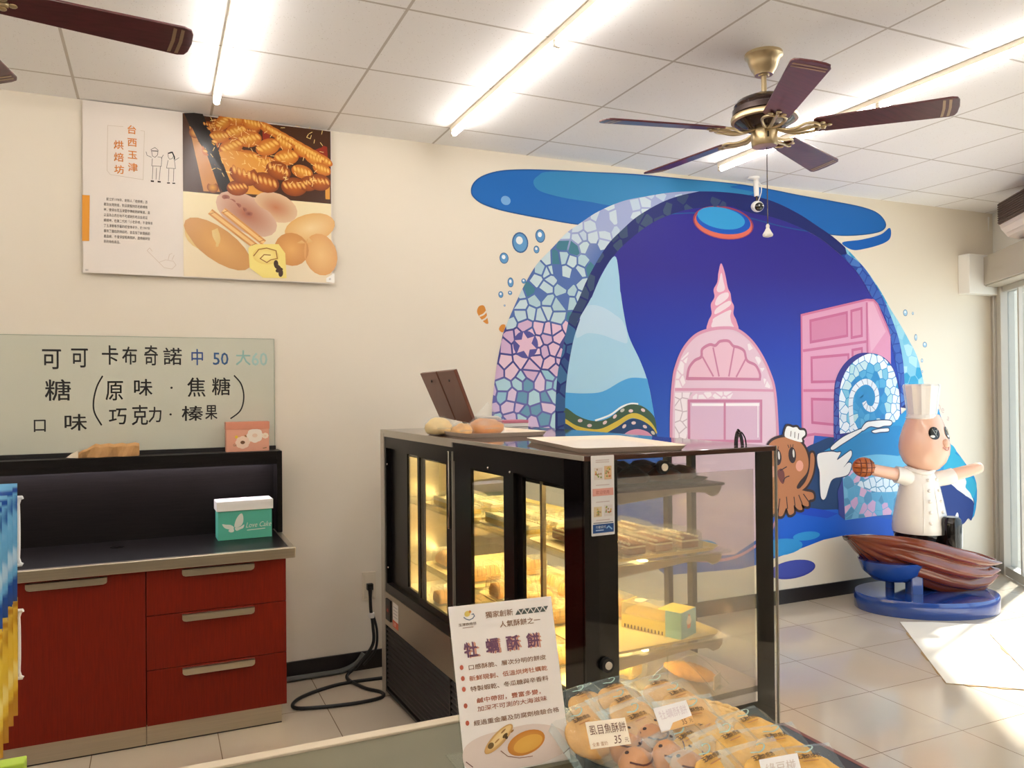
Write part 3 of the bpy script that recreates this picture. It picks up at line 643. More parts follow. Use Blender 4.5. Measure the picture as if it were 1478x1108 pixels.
# lower picture: pale loaves, rolls and a cake roll
cream_, tan_, loafc = rgb(244, 222, 168), rgb(206, 148, 82), rgb(232, 186, 116)
for (u, v, rx, ry, rot, c1, c2) in ((940, 815, 130, 75, -.5, rgb(170, 96, 66), rgb(214, 176, 150)), (1050, 790, 90, 60, -.3, rgb(190, 120, 80), rgb(222, 188, 150)), (1180, 870, 110, 60, .35, rgb(240, 210, 150), rgb(222, 170, 100)), (1110, 950, 70, 70, 0, rgb(228, 170, 96), rgb(204, 140, 74)), (1220, 970, 70, 90, .2, rgb(236, 190, 118), rgb(220, 160, 90)), (830, 930, 150, 66, -.62, rgb(226, 170, 96), rgb(206, 150, 86)), (775, 895, 72, 60, -.4, rgb(236, 214, 150), rgb(226, 190, 120)), (775, 900, 46, 36, -.3, rgb(196, 170, 110), rgb(224, 204, 140)), (765, 905, 24, 18, 0, rgb(240, 226, 180), rgb(210, 186, 120))):
    loaf(u, v, rx, ry, rot, c1, c2, 2 if u > 850 else 4, False)
for k in range(5): ink.blob(pq(860+k*22, 750+k*16), .02, .013, rgb(122, 60, 46), rgb(168, 110, 90), 3)
for (P) in (((800, 805), (975, 940)), ((850, 800), (1005, 925))):
    a_, b_ = pq(*P[0]), pq(*P[1]); ink.stroke([a_, b_], .034, rgb(214, 150, 84), 5); ink.stroke([a_, b_], .016, rgb(240, 196, 128), 6)
    for k in range(9):
        c = (a_[0]+(b_[0]-a_[0])*(k+.5)/9, a_[1]+(b_[1]-a_[1])*(k+.5)/9); ink.stroke([(c[0]-.012, c[1]-.004), (c[0]+.012, c[1]+.008)], .003, rgb(166, 100, 48), 7)
ink.fill([pq(945, 945), pq(960, 930), pq(1060, 930), pq(1085, 965), pq(1090, 1060), pq(1000, 1058), pq(950, 1020)], rgb(244, 222, 128), 7)
ink.blob(pq(1012, 975), .068, .045, rgb(250, 232, 150), rgb(236, 206, 110), 8)
ink.stroke([pq(*p) for p in ((965, 975), (985, 950), (1015, 945), (1050, 955), (1055, 985), (1030, 990), (1015, 1000), (990, 985), (1005, 970), (1030, 972))], .005, rgb(150, 96, 40), 9)
for k in range(4): ink.blob(pq(1050+k*6, 1005+k*12), .012, .02, rgb(72, 46, 30), None, 9, k)
ink.fill([pq(*p) for p in ((1240, 1060), (1272, 1040), (1272, 1078), (1240, 1075))], rgb(240, 236, 228), 10)
ink.fill([pq(*p) for p in ((313, 742), (342, 744), (340, 918), (313, 918))], rgb(232, 158, 58), 1)
og = rgb(224, 140, 66); k = pq(0, 0)
for i, ch in enumerate('台西玉津'): q = pq(482+i*1.5, 508+i*48); ink.text(ch, q[0], q[1]+.003, .046, og, 1, bold=.0007)
for i, ch in enumerate('烘焙坊'): q = pq(432+i*1, 566+i*47); ink.text(ch, q[0], q[1]+.003, .046, og, 1, bold=.0007)
ink.stroke([pq(*p) for p in ((470, 483), (410, 478), (408, 650), (420, 665), (545, 685), (550, 500), (535, 498))], .0016, rgb(206, 190, 170), 1)
tx = rgb(96, 88, 80)
for i, s in enumerate(('　創立於1978年，創辦人「老師傅」憑', '著對台灣烘焙，對品質堅持的老師傅精', '神，使得台西玉津堅守傳統的好味道，直', '以這為台西在地不可或缺的老店自居延', '續精神。在第二代的「小老師傅」不僅傳承', '了玉津原有手藝的經營傳承外，於1997年', '擴到了麵包的烘焙坊，並且加了創意新的', '產品線，不僅保留經典糕餅，還積極研發', '新的特色商品。')):
    q = pq(395, 762+i*20.3); ink.text(s, q[0], q[1], .0165, tx, 1, sx=.93*.235/(.0165*18)*.95)
def pl(P, w=.0022, c=rgb(96, 88, 84), cl=False): ink.stroke([pq(*p) for p in P], w, c, 1, cl)
pl([(578, 580), (575, 570), (590, 562), (602, 572), (600, 590), (590, 600), (580, 594)], cl=True); pl([(578, 600), (560, 592), (556, 578)]); pl([(580, 604), (578, 632), (614, 634), (616, 600), (600, 598)]); pl([(582, 634), (580, 684)]); pl([(611, 634), (606, 686)]); pl([(596, 640), (594, 684)]); pl([(614, 604), (622, 590)])
ink.stroke([pq(574, 690), pq(586, 691)], .008, rgb(60, 40, 36), 1); ink.stroke([pq(600, 692), pq(612, 693)], .008, rgb(60, 40, 36), 1); ink.stroke([pq(578, 575), pq(601, 576)], .004, rgb(70, 60, 56), 1)
pl([(640, 596), (640, 584), (652, 578), (662, 590), (656, 604), (645, 606)], cl=True); ink.stroke([pq(640, 584), pq(656, 580), pq(664, 598), pq(664, 608)], .006, rgb(50, 42, 40), 1); pl([(640, 610), (634, 640), (668, 642), (664, 610)]); pl([(643, 642), (641, 692)]); pl([(662, 642), (660, 692)]); pl([(664, 612), (682, 600)]); ink.stroke([pq(636, 697), pq(647, 697)], .006, rgb(60, 40, 36), 1); ink.stroke([pq(656, 698), pq(667, 698)], .006, rgb(60, 40, 36), 1)
pal = rgb(214, 196, 180)
pl([(560, 955), (575, 970), (590, 985), (610, 1005), (625, 1020), (655, 1025), (670, 1010), (660, 995), (630, 990), (605, 1000)], .0022, pal); pl([(560, 955), (570, 945), (580, 958)], .0022, pal); pl([(640, 990), (645, 970), (655, 965)], .0022, pal); pl([(655, 990), (663, 972)], .0022, pal)
q = pq(326, 1032); ink.text('01', q[0], q[1], .014, tx, 1)
q = pq(1252, 1068); ink.text('02', q[0], q[1], .012, tx, 11, rot=.5)
ink.build('printed_design', m_printg, t)
# ================================================================== MURAL
MF = lambda u, v, h: Vector((u, -h, v))
def mk(x0, y0, k=400/1477):
    def f(P): return [((q := aty(0, x0+u*k, y0+v*k)).x, q.z) for u, v in P]
    return f
M1 = mk(660, 220); M2 = mk(1000, 220); M3 = mk(680, 420); M4 = mk(1040, 420); M5 = mk(1080, 600, 398/1470); M6 = mk(1180, 480, 150/1039); M0 = mk(0, 0, 1.0); M7 = mk(1170, 640, 170/1345)
def sc(P, n=5): return [(p.x, p.y) for p in smoothline([(a, b, 0) for a, b in P], n, True)]
def so(P, n=5): return [(p.x, p.y) for p in smoothline([(a, b, 0) for a, b in P], n, False)]
mural = thing('mural', 'large painted underwater mural with blue arch and pink castle on cream wall', 'mural', (3.3, 0, .9))
def inkm(): return Ink(MF, .0008, .00030)
LAY = [0]
def clip_convex(poly, conv):
    out = poly
    for i in range(len(conv)):
        a, b = conv[i], conv[(i+1) % len(conv)]; inp = out; out = []
        if not inp: return []
        def side(p): return (b[0]-a[0])*(p[1]-a[1])-(b[1]-a[1])*(p[0]-a[0])
        for k in range(len(inp)):
            p, q = inp[k-1], inp[k]; sp, sq = side(p), side(q)
            if sq >= 0:
                if sp < 0: t = sp/(sp-sq); out.append((p[0]+(q[0]-p[0])*t, p[1]+(q[1]-p[1])*t))
                out.append(q)
            elif sp >= 0:
                t = sp/(sp-sq); out.append((p[0]+(q[0]-p[0])*t, p[1]+(q[1]-p[1])*t))
    return out
def inside(p, poly):
    c = False; j = len(poly)-1
    for i in range(len(poly)):
        a, b = poly[i], poly[j]
        if (a[1] > p[1]) != (b[1] > p[1]) and p[0] < (b[0]-a[0])*(p[1]-a[1])/(b[1]-a[1])+a[0]: c = not c
        j = i
    return c
def area(P): return .5*sum(P[i-1][0]*P[i][1]-P[i][0]*P[i-1][1] for i in range(len(P)))
def mosaic(ink, region, pitch, colf, layer, gap=.006, seed=1, drop=0.0, jit=.42):
    """broken-tile pieces (cells around jittered points) cut to the region"""
    rnd = random.Random(seed); xs = [p[0] for p in region]; zs = [p[1] for p in region]
    pts = []; nx = int((max(xs)-min(xs))/pitch)+3; nz = int((max(zs)-min(zs))/pitch)+3
    for i in range(nx):
        for j in range(nz):
            pts.append((min(xs)+(i-1+(j % 2)*.5+rnd.uniform(-jit, jit))*pitch, min(zs)+(j-1+rnd.uniform(-jit, jit))*pitch))
    for p in pts:
        near = sorted((q for q in pts if q is not p and abs(q[0]-p[0]) < 2.6*pitch and abs(q[1]-p[1]) < 2.6*pitch), key=lambda q: (q[0]-p[0])**2+(q[1]-p[1])**2)[:14]
        s = 1.7*pitch; cell = [(p[0]-s, p[1]-s), (p[0]+s, p[1]-s), (p[0]+s, p[1]+s), (p[0]-s, p[1]+s)]
        for q in near:
            d = (q[0]-p[0], q[1]-p[1]); L = math.hypot(*d); m = (p[0]+d[0]*(.5-gap/2/L), p[1]+d[1]*(.5-gap/2/L)); new_ = []
            def side(r): return -((r[0]-m[0])*d[0]+(r[1]-m[1])*d[1])
            for k in range(len(cell)):
                a, b = cell[k-1], cell[k]; sa, sb = side(a), side(b)
                if (sa >= 0) != (sb >= 0): t = sa/(sa-sb); new_.append((a[0]+(b[0]-a[0])*t, a[1]+(b[1]-a[1])*t))
                if sb >= 0: new_.append(b)
            cell = new_
            if len(cell) < 3: break
        if len(cell) < 3 or rnd.random() < drop: continue
        piece = clip_convex(region, cell if area(cell) > 0 else cell[::-1])
        if len(piece) >= 3 and abs(area(piece)) > .12*pitch*pitch:
            c = colf(p, rnd)
            if c: ink.fill(piece, c, layer)
# --- fin-shaped swoosh over the arch
ink = inkm()
whale = sc(M1([(75, 205), (90, 162), (140, 125), (230, 100), (350, 93), (500, 96), (700, 106), (950, 118), (1200, 142), (1477, 168)])+M2([(400, 196), (560, 228), (750, 262), (900, 292), (985, 325), (1026, 375), (1015, 410), (960, 430), (850, 441), (740, 437), (500, 400), (200, 330)])+M1([(1100, 330), (800, 390), (640, 382), (450, 350), (250, 310), (140, 275), (90, 240)]))
ink.fill(whale, rgb(22, 104, 186), 0); ink.stroke(whale, .008, rgb(18, 84, 150), 1, True)
ink.fill(sc(M1([(405, 160), (430, 125), (500, 102), (800, 112), (1100, 135), (1477, 170)])+M2([(200, 185), (330, 215), (200, 240)])+M1([(1290, 225), (1000, 252), (840, 282), (700, 262), (560, 240), (440, 205)])), rgb(48, 134, 190), 2)
ink.blob(M1([(258, 256)])[0], .032, .028, rgb(120, 172, 224), None, 3)
ink.fill(sc(M2([(795, 480), (900, 464), (1000, 437), (1046, 402), (1056, 430), (1045, 465), (1000, 490), (920, 512), (850, 519)])), rgb(16, 96, 186), 2)
ink.build('sea_swoosh', m_paint, mural, 'blue fin-shaped swoosh across the top')
# --- arch
outer_l = M0([(708, 660)])+M3([(110, 640), (116, 560), (135, 400), (160, 270)])+M1([(245, 960), (290, 850), (350, 720), (420, 600), (500, 515), (580, 430), (650, 380), (750, 315), (880, 260), (1000, 235), (1150, 212), (1290, 207)])
mid_l = M0([(801, 660)])+M3([(447, 760), (449, 600), (460, 440), (482, 330), (497, 260), (522, 140)])+M1([(600, 870), (642, 790), (690, 680), (750, 570), (810, 480), (880, 410), (960, 340), (1080, 270), (1180, 232), (1290, 207)])
out_r = M1([(1290, 207)])+M2([(150, 210), (300, 228), (430, 262), (560, 325), (660, 390), (760, 460), (850, 545), (930, 635), (1000, 740), (1050, 830), (1100, 910), (1150, 1000), (1195, 1090)])+M4([(1082, 490), (1092, 560), (1096, 640)])
mid_r = M2([(820, 540), (900, 600), (970, 700), (1020, 790), (1045, 850)])+M4([(920, 170), (950, 260), (972, 380), (980, 500), (985, 600)])
in_l = M0([(814, 660)])+M3([(502, 770), (500, 600), (508, 480), (525, 360), (550, 240), (580, 150)])+M1([(640, 900), (715, 770), (770, 640), (838, 545), (900, 480), (1000, 400), (1100, 345), (1250, 300), (1477, 285)])
in_r = M2([(200, 285), (300, 320), (430, 347), (560, 395), (680, 460), (780, 540), (860, 620), (910, 690), (960, 780)])+M4([(870, 120), (900, 220), (920, 320), (940, 420), (955, 520), (960, 620)])
ink = inkm()
band_l = so(outer_l)+so(mid_l)[::-1]
def lb(z): return aty(0, 760, z).z
zz1, zz2, zz3 = lb(345), lb(470), lb(545)
def grout(u, v):
    if v > zz1: return rgb(160, 172, 214)
    if v > zz2: return rgb(82, 112, 176)
    if v > zz3: return rgb(70, 72, 140)
    return rgb(104, 104, 172)
bl_o, bl_m = so(outer_l), so(mid_l)
n_ = min(len(bl_o), len(bl_m)); 
def rs(P, n):
    L = [0]
    for i in range(1, len(P)): L.append(L[-1]+math.dist(P[i], P[i-1]))
    out = []
    for k in range(n):
        s = L[-1]*k/(n-1); i = max(1, next((j for j in range(len(L)) if L[j] >= s-1e-9), len(L)-1)); t = (s-L[i-1])/max(1e-9, L[i]-L[i-1]); out.append((P[i-1][0]+(P[i][0]-P[i-1][0])*t, P[i-1][1]+(P[i][1]-P[i-1][1])*t))
    return out
A_, B_ = rs(bl_o, 90), rs(bl_m, 90)
for i in range(89): ink.fillg([A_[i], B_[i], B_[i+1], A_[i+1]], grout, 3)
def lcol(p, r):
    z = p[1]
    if z > zz1: return r.choice([rgb(200, 216, 228), rgb(190, 208, 226), rgb(206, 222, 230), None])
    if z > zz2: return r.choice([rgb(192, 216, 224), rgb(176, 206, 216), rgb(200, 220, 226), rgb(192, 214, 224), rgb(66, 126, 146), None])
    if z > zz3: return r.choice([rgb(226, 192, 214), rgb(216, 184, 212), rgb(230, 200, 216), rgb(210, 176, 208)])
    return r.choice([rgb(222, 200, 226), rgb(232, 210, 224), rgb(152, 198, 216), rgb(176, 212, 222), rgb(106, 156, 186), rgb(214, 190, 222)])
mosaic(ink, band_l, .074, lcol, 4, gap=.012, seed=5, jit=.46)
st = M3([(290, 285)])[0]; star = []
for k in range(12):
    a = PI/2+.2+k*PI/6; r = .078 if k % 2 == 0 else .040; star.append((st[0]+r*math.cos(a), st[1]+r*math.sin(a)))
ink.blob(st, .085, .085, rgb(84, 84, 156), None, 5); ink.fill(star, rgb(228, 190, 210), 6)
ink.build('arch_mosaic', m_paint, mural, 'pale broken-tile mosaic band on the left of the arch')
ink = inkm()
band_d = so(mid_l)+so(out_r)+so(in_r)[::-1]+so(in_l)[::-1]
ink.fill(band_d, rgb(26, 38, 110), 3)
dark_l = so(mid_l)+so(in_l)[::-1]
zd = lb(470)
mosaic(ink, dark_l, .085, lambda p, r: r.choice([rgb(58, 78, 112), rgb(50, 68, 108), None]) if p[1] > zd else r.choice([rgb(48, 88, 138), rgb(58, 104, 150), rgb(44, 76, 130)]), 4, gap=.012, seed=8)
bd_r = so(mid_r); ir = rs(so(in_r), 60)
inr_low = [p for p in ir if p[1] < bd_r[0][1]]
reg = bd_r+inr_low[::-1]
ink.fill(reg, rgb(30, 66, 160), 4); mosaic(ink, reg, .075, lambda p, r: r.choice([rgb(62, 104, 190), rgb(56, 96, 184), rgb(72, 120, 198)]), 5, gap=.009, seed=11)
orr = rs(so(out_r), 90); outr_low = [p for p in orr if p[1] < bd_r[0][1]+.06]
reg = outr_low+bd_r[::-1]
ink.fill(reg, rgb(132, 196, 222), 5); mosaic(ink, reg, .08, lambda p, r: r.choice([rgb(150, 208, 228), rgb(116, 190, 220), rgb(176, 220, 234), rgb(52, 158, 204), None]), 6, gap=.006, seed=12)
ink.build('arch_dark_band', m_paint, mural, 'navy inner band of the arch')
# --- blue cave inside the arch
ink = inkm()
inner = so(in_l)+so(in_r)
# painted blue, built in strips so that the paint can run from violet to bright blue
def cave(u, v):
    k = max(0, min(1, (v-.9)/(2.35-.9)))
    a, b, c = rgb(38, 98, 190), rgb(24, 56, 170), rgb(46, 38, 142)
    return tuple((x*(1-k/.62)+y*k/.62) for x, y in zip(a, b)) if k < .62 else tuple(x*(1-(k-.62)/.38)+y*(k-.62)/.38 for x, y in zip(b, c))
floor_line = M0([(814, 700)])+M0([(960, 830)])+M5([(-40, 815), (60, 790), (120, 765), (180, 745), (250, 718), (330, 685), (400, 660), (520, 634), (640, 628), (760, 640), (860, 640)])+M4([(960, 620)])
cave_poly = inner+floor_line[::-1]
zs_ = sorted(set([min(p[1] for p in cave_poly)+k*.06 for k in range(48)]))
def hclip(poly, z0, z1):
    big = 50; return clip_convex(poly, [(-big, z0), (big, z0), (big, z1), (-big, z1)])
for z0, z1 in zip(zs_, zs_[1:]+[zs_[-1]+.06]):
    pc = hclip(cave_poly, z0, z1)
    if len(pc) >= 3 and abs(area(pc)) > 1e-6: ink.fillg(pc, cave, 0)
ink.build('cave_blue', m_paint, mural, 'deep blue background inside the arch')
ink = inkm()
# left opening with sky, sea and road
sky = so(M3([(640, 20), (580, 150), (550, 240), (525, 360), (508, 480), (502, 600), (502, 800)]))[::1]+so(M3([(990, 800), (984, 720), (965, 600), (940, 480), (900, 370), (840, 240), (812, 110), (797, 10)]))+so(M1([(868, 740), (860, 640), (838, 552), (770, 650), (715, 775)]))
ink.fill(sky, rgb(164, 206, 232), 1)
sk = so(M3([(500, 540), (600, 545), (700, 535), (800, 480), (860, 461), (938, 466)])); ink.fill(sk+M3([(965, 600), (985, 720), (990, 800), (502, 800)]), rgb(76, 160, 220), 2)
ink.fill(sc(M3([(572, 170), (600, 95), (640, 74), (700, 86), (760, 122), (812, 170), (833, 272), (780, 264), (700, 234), (620, 224), (560, 248)])), rgb(186, 214, 236), 2)
def road(P, c, l): ink.fill(sc(M3(P), 4), rgb(*c), l)
ink.stroke(so(M3([(660, 690), (740, 660), (800, 618), (850, 600), (890, 602)])), .012, rgb(236, 240, 240), 2)
road([(500, 622), (560, 660), (620, 685), (680, 692), (740, 672), (800, 625), (850, 603), (910, 612), (960, 650), (982, 690), (985, 760), (940, 700), (890, 662), (840, 662), (780, 700), (720, 742), (640, 748), (560, 728), (500, 692)], (62, 88, 66), 3)
road([(500, 680), (560, 716), (640, 735), (700, 730), (780, 690), (840, 655), (890, 653), (950, 690), (984, 738), (986, 758), (940, 712), (880, 680), (840, 682), (780, 722), (720, 754), (620, 754), (540, 732), (500, 702)], (206, 180, 66), 4)
road([(690, 790), (720, 757), (780, 722), (840, 684), (890, 682), (950, 714), (986, 760), (988, 795), (940, 790), (800, 795)], (30, 62, 106), 4)
road([(500, 705), (560, 740), (620, 760), (560, 752), (502, 740)], (30, 62, 106), 4)
road([(805, 775), (840, 745), (890, 735), (940, 750), (970, 780), (960, 796), (820, 796)], (206, 140, 166), 5)
for (u, v, a) in ((580, 690, 0), (630, 716, 0), (712, 700, .5), (765, 668, .7), (805, 635, .4), (850, 638, 0), (915, 634, -.4), (815, 720, .6), (865, 702, 0), (925, 722, -.4), (968, 755, -.6)):
    ink.blob(M3([(u, v)])[0], .018, .011, rgb(196, 190, 178) if v % 2 else rgb(224, 196, 196), None, 6, a, 8)
ink.build('sea_view', m_paint, mural, 'pale sea view with patterned road on the left')
# --- oval window
ink = inkm()
c = aty(0, 1044.5, 321.5); ink.blob((c.x, c.z), .262, .115, rgb(150, 62, 92), None, 4, -.02, 36); ink.blob((c.x, c.z-.004), .25, .106, rgb(214, 106, 88), None, 5, -.02, 36)
ink.blob((c.x, c.z+.012), .236, .090, rgb(16, 84, 186), None, 6, -.02, 36); c2 = aty(0, 1041, 315); ink.blob((c2.x, c2.z), .205, .074, rgb(48, 152, 212), None, 7, -.05, 36)
ink.build('oval_window', m_paint, mural, 'light blue oval window with orange rim')
# --- pink castle
ink = inkm(); pl1, pk, pd, wh = rgb(226, 196, 212), rgb(214, 150, 178), rgb(198, 126, 158), rgb(238, 226, 232)
spire = sc(M2([(150, 590), (170, 640), (186, 720), (200, 750), (206, 790), (219, 820), (216, 860), (233, 900), (232, 955), (84, 955), (82, 900), (100, 860), (95, 810), (115, 770), (110, 730), (130, 690), (136, 640)]), 4)
ink.fill(spire, rgb(222, 152, 180), 1)
for P in ([(151, 640), (163, 690), (170, 730), (140, 745), (126, 730), (138, 690)], [(140, 760), (185, 745), (186, 775), (130, 815), (118, 800)], [(125, 830), (192, 790), (198, 815), (120, 862)], [(115, 880), (200, 838), (198, 870), (205, 905), (212, 935), (105, 935), (105, 900)]): ink.fill(sc(M2(P), 3), rgb(232, 212, 222), 2)
dome = so(M3([(1062, 1000), (1064, 830), (1066, 640), (1076, 480), (1092, 400), (1130, 310), (1190, 240), (1260, 208), (1340, 196)])+M4([(85, 205), (160, 262), (220, 348), (262, 440), (286, 520), (298, 650), (306, 830), (310, 1000)]))
base_c = M0([(1118, 740), (1105, 770), (1060, 800), (1000, 805), (968, 780)])
ink.fill(dome+base_c, rgb(224, 192, 210), 2); ink.stroke(dome, .022, pk, 8)
ink.stroke(so(M0([(1122, 745), (1105, 775), (1060, 804), (1000, 808), (962, 790)])), .02, pk, 8)
# white broken tiles round the edge
edge = so(M3([(1090, 640), (1098, 480), (1112, 410), (1150, 330)]))
tile_l = M3([(1085, 830), (1085, 540), (1180, 540), (1150, 580), (1150, 830)]); ink.fill(tile_l, rgb(200, 180, 190), 3); mosaic(ink, tile_l, .075, lambda p, r: wh, 4, gap=.008, seed=3)
tl2 = M3([(1085, 515), (1095, 430), (1120, 360), (1160, 320), (1150, 370), (1130, 450), (1150, 515)]); mosaic(ink, tl2, .07, lambda p, r: wh, 4, gap=.01, seed=4, drop=.15)
tl3 = M4([(95, 232), (150, 275), (205, 350), (245, 440), (268, 520), (235, 510), (220, 430), (180, 350), (120, 280), (85, 250)]); mosaic(ink, tl3, .06, lambda p, r: wh, 4, gap=.01, seed=6, drop=.2)
tl4 = M3([(1180, 540), (1400, 535), (1380, 572), (1180, 575)]); mosaic(ink, tl4, .06, lambda p, r: wh, 4, gap=.01, seed=7, drop=.2)
# fan light, beam and door
fanl = so(M3([(1150, 465), (1160, 410), (1190, 370), (1225, 350), (1230, 310), (1270, 285), (1300, 290), (1325, 268), (1370, 266), (1395, 292)])+M4([(95, 300), (125, 320), (140, 370), (185, 395), (208, 440), (208, 470)]))
ink.fill(fanl, rgb(228, 186, 204), 5); ink.stroke(fanl, .020, pd, 6, True)
for a_, b_ in ((M3([(1290, 455)])[0], M3([(1232, 350)])[0]), (M3([(1320, 455)])[0], M3([(1288, 300)])[0]), (M3([(1372, 455)])[0], M3([(1400, 300)])[0]), (M4([(82, 458)])[0], M4([(132, 362)])[0])): ink.stroke([a_, b_], .013, pd, 6)
ink.stroke(M3([(1150, 467), (1360, 467)])+M4([(208, 470)]), .02, pd, 6)
ink.stroke(M3([(1085, 524), (1360, 524)])+M4([(290, 530)]), .018, pk, 7)
door = M3([(1160, 585), (1350, 585)])+M4([(215, 585), (215, 800)])+M3([(1160, 798)]); ink.fill(door, rgb(214, 178, 202), 5)
ink.fill(M3([(1175, 598), (1360, 598)])+M4([(205, 596), (205, 612)])+M3([(1360, 612), (1175, 612)]), rgb(244, 236, 240), 6); ink.stroke(door, .020, pd, 7, True); ink.stroke([M3([(1350, 590)])[0], M3([(1350, 795)])[0]], .018, pd, 7); ink.stroke([M4([(198, 600)])[0], M4([(198, 780)])[0]], .008, rgb(244, 236, 240), 7)
ink.build('castle', m_paint, mural, 'pink domed castle with spiral spire')
# --- pink building on the right
ink = inkm()
ff = M4([(430, 128), (778, 48), (782, 330), (800, 800), (500, 762), (494, 812), (470, 842), (436, 815)]); ink.fill(ff, rgb(218, 156, 188), 1)
side = M4([(778, 46), (815, 48), (835, 70), (905, 235), (908, 420), (905, 700), (780, 700)]); ink.fill(side, rgb(222, 150, 184), 1)
ink.fill(M4([(778, 60), (812, 58), (880, 215), (800, 330)]), rgb(228, 172, 198), 2)
def rect(P, fillc): Q = M4(P); ink.fill(Q, fillc, 3); ink.stroke(Q, .020, rgb(196, 104, 146), 4, True)
rect([(478, 158), (672, 114), (674, 238), (480, 272)], rgb(206, 130, 166)); rect([(696, 106), (750, 92), (752, 238), (698, 248)], rgb(214, 146, 178))
rect([(484, 355), (680, 338), (684, 480), (486, 484)], rgb(212, 146, 180)); rect([(702, 314), (752, 305), (756, 480), (704, 480)], rgb(214, 146, 178)); rect([(486, 575), (690, 580), (690, 720), (488, 700)], rgb(212, 146, 180))
for P in ([(438, 318), (782, 268)], [(440, 530), (640, 528)], [(446, 770), (500, 762), (640, 775)], [(778, 60), (782, 330)]): ink.stroke(M4(P), .020, rgb(200, 112, 152), 5)
ink.stroke(M4([(436, 815), (430, 128), (778, 46), (815, 48), (835, 70), (905, 235)]), .016, rgb(200, 112, 152), 5)
ink.build('pink_building', m_paint, mural, 'pink building with panelled windows')
# --- spiral tower
ink = inkm()
tw = so(M6([(160, 1110), (158, 800), (165, 560), (190, 440), (250, 330), (330, 250), (420, 205), (520, 203), (620, 225), (710, 290), (770, 390), (810, 520), (826, 660), (822, 780), (800, 880), (760, 1000)])); ink.fill(tw, rgb(44, 40, 132), 6)
dk_ = so(M6([(160, 1100), (160, 800), (170, 560), (205, 460), (228, 480), (216, 620), (212, 800), (222, 1000), (225, 1100)])); mosaic(ink, dk_, .055, lambda p, r: r.choice([rgb(70, 96, 176), rgb(60, 84, 166)]), 7, gap=.008, seed=14)
face = so(M6([(220, 1010), (212, 800), (216, 600), (245, 460), (310, 340), (400, 260), (500, 212), (580, 215), (660, 255), (740, 345), (785, 460), (812, 600), (818, 720), (800, 880), (640, 900), (430, 980)])); ink.fill(face, rgb(40, 140, 200), 8)
ctr = M6([(505, 640)])[0]
def spcol(p, r):
    d = math.hypot(p[0]-ctr[0], (p[1]-ctr[1])*.82); dx_ = p[0]-ctr[0]
    if d > .235: return r.choice([rgb(226, 236, 248), rgb(232, 240, 250), rgb(216, 230, 244)])
    if d > .19: return r.choice([rgb(178, 216, 224), rgb(196, 222, 230), rgb(120, 190, 220)])
    if d > .12: return r.choice([rgb(38, 138, 200), rgb(60, 152, 208), rgb(44, 128, 196), rgb(84, 170, 216)])
    return None
mosaic(ink, face, .062, spcol, 9, gap=.006, seed=15)
sp = so(M6([(352, 960), (335, 860), (328, 740), (335, 640), (370, 560), (430, 505), (490, 490), (545, 520), (585, 590), (590, 680), (560, 750), (520, 762), (480, 735), (462, 690)])); ink.stroke(sp, .044, rgb(228, 234, 244), 10)
for i in range(2, len(sp)-2, 4):
    a_, b_ = Vector(sp[i-1]), Vector(sp[i+1]); d = (b_-a_).normalized(); n = Vector((-d.y, d.x)); c = Vector(sp[i]); ink.stroke([tuple(c+n*.021), tuple(c-n*.021+d*.01)], .004, rgb(60, 90, 140), 11)
ink.stroke(so(M6([(440, 590), (430, 640), (470, 660), (510, 640)])), .05, rgb(40, 140, 204), 9)
ink.build('spiral_tower', m_paint, mural, 'arched tower with white and blue mosaic spiral')
# --- wave, foam, mosaic pool
ink = inkm()
shade = so(M4([(440, 845), (500, 812), (640, 790), (640, 1108)]))+M5([(520, 560), (300, 490), (112, 460), (112, 150), (300, 130)]); ink.fill(shade, rgb(24, 62, 112), 2)
gl = M5([(112, 480), (250, 478), (400, 500), (470, 498), (800, 560), (820, 645), (640, 630), (520, 634), (400, 660), (250, 718), (118, 762)]); ink.fill(gl, rgb(12, 92, 206), 3)
ink.fill(M5([(112, 480), (250, 478), (400, 500), (480, 520), (420, 545), (250, 520), (112, 525)]), rgb(16, 70, 196), 4)
ink.blob(M5([(310, 640)])[0], .13, .032, rgb(44, 146, 216), None, 4); ink.blob(M5([(170, 700)])[0], .21, .06, rgb(44, 146, 216), None, 4); ink.blob(M0([(1000, 790)])[0], .2, .05, rgb(44, 146, 216), None, 4)
body = so(M5([(380, 200), (440, 165), (520, 110), (600, 62), (700, 30), (800, 0), (900, -80), (1000, -60), (1060, 120), (1140, 230), (1215, 360), (1190, 550), (1060, 420), (860, 560), (800, 560), (520, 300)])); ink.fill(body, rgb(38, 146, 204), 7)
ink.fill(so(M5([(470, 175), (560, 110), (700, 70), (820, 60), (830, 200), (640, 210), (520, 260)])), rgb(30, 132, 194), 8)
tb = M5([(500, 300), (840, 200), (840, 520), (700, 530), (515, 555)]); ink.fill(tb, rgb(104, 176, 214), 9)
ink.fill(M5([(474, 400), (502, 330), (515, 555), (480, 525)]), rgb(50, 62, 144), 9)
mosaic(ink, M5([(505, 310), (640, 250), (835, 400), (835, 520), (700, 530), (515, 552)]), .07, lambda p, r: r.choice([rgb(224, 180, 212), rgb(216, 176, 214), rgb(96, 172, 212), rgb(86, 150, 192), rgb(120, 186, 220)]), 10, gap=.006, seed=21)
lens = M5([(560, 360), (640, 330), (720, 318), (840, 330), (840, 395), (760, 405), (680, 405), (620, 390)]); ink.fill(lens, rgb(104, 160, 196), 11); mosaic(ink, lens, .07, lambda p, r: rgb(226, 238, 248), 12, gap=.008, seed=22)
ink.fill(so(M5([(590, 220), (680, 205), (800, 215), (850, 240), (850, 330), (720, 318), (640, 330)])), rgb(108, 184, 220), 11)
foam = rgb(238, 236, 236); fo = rgb(44, 70, 108)
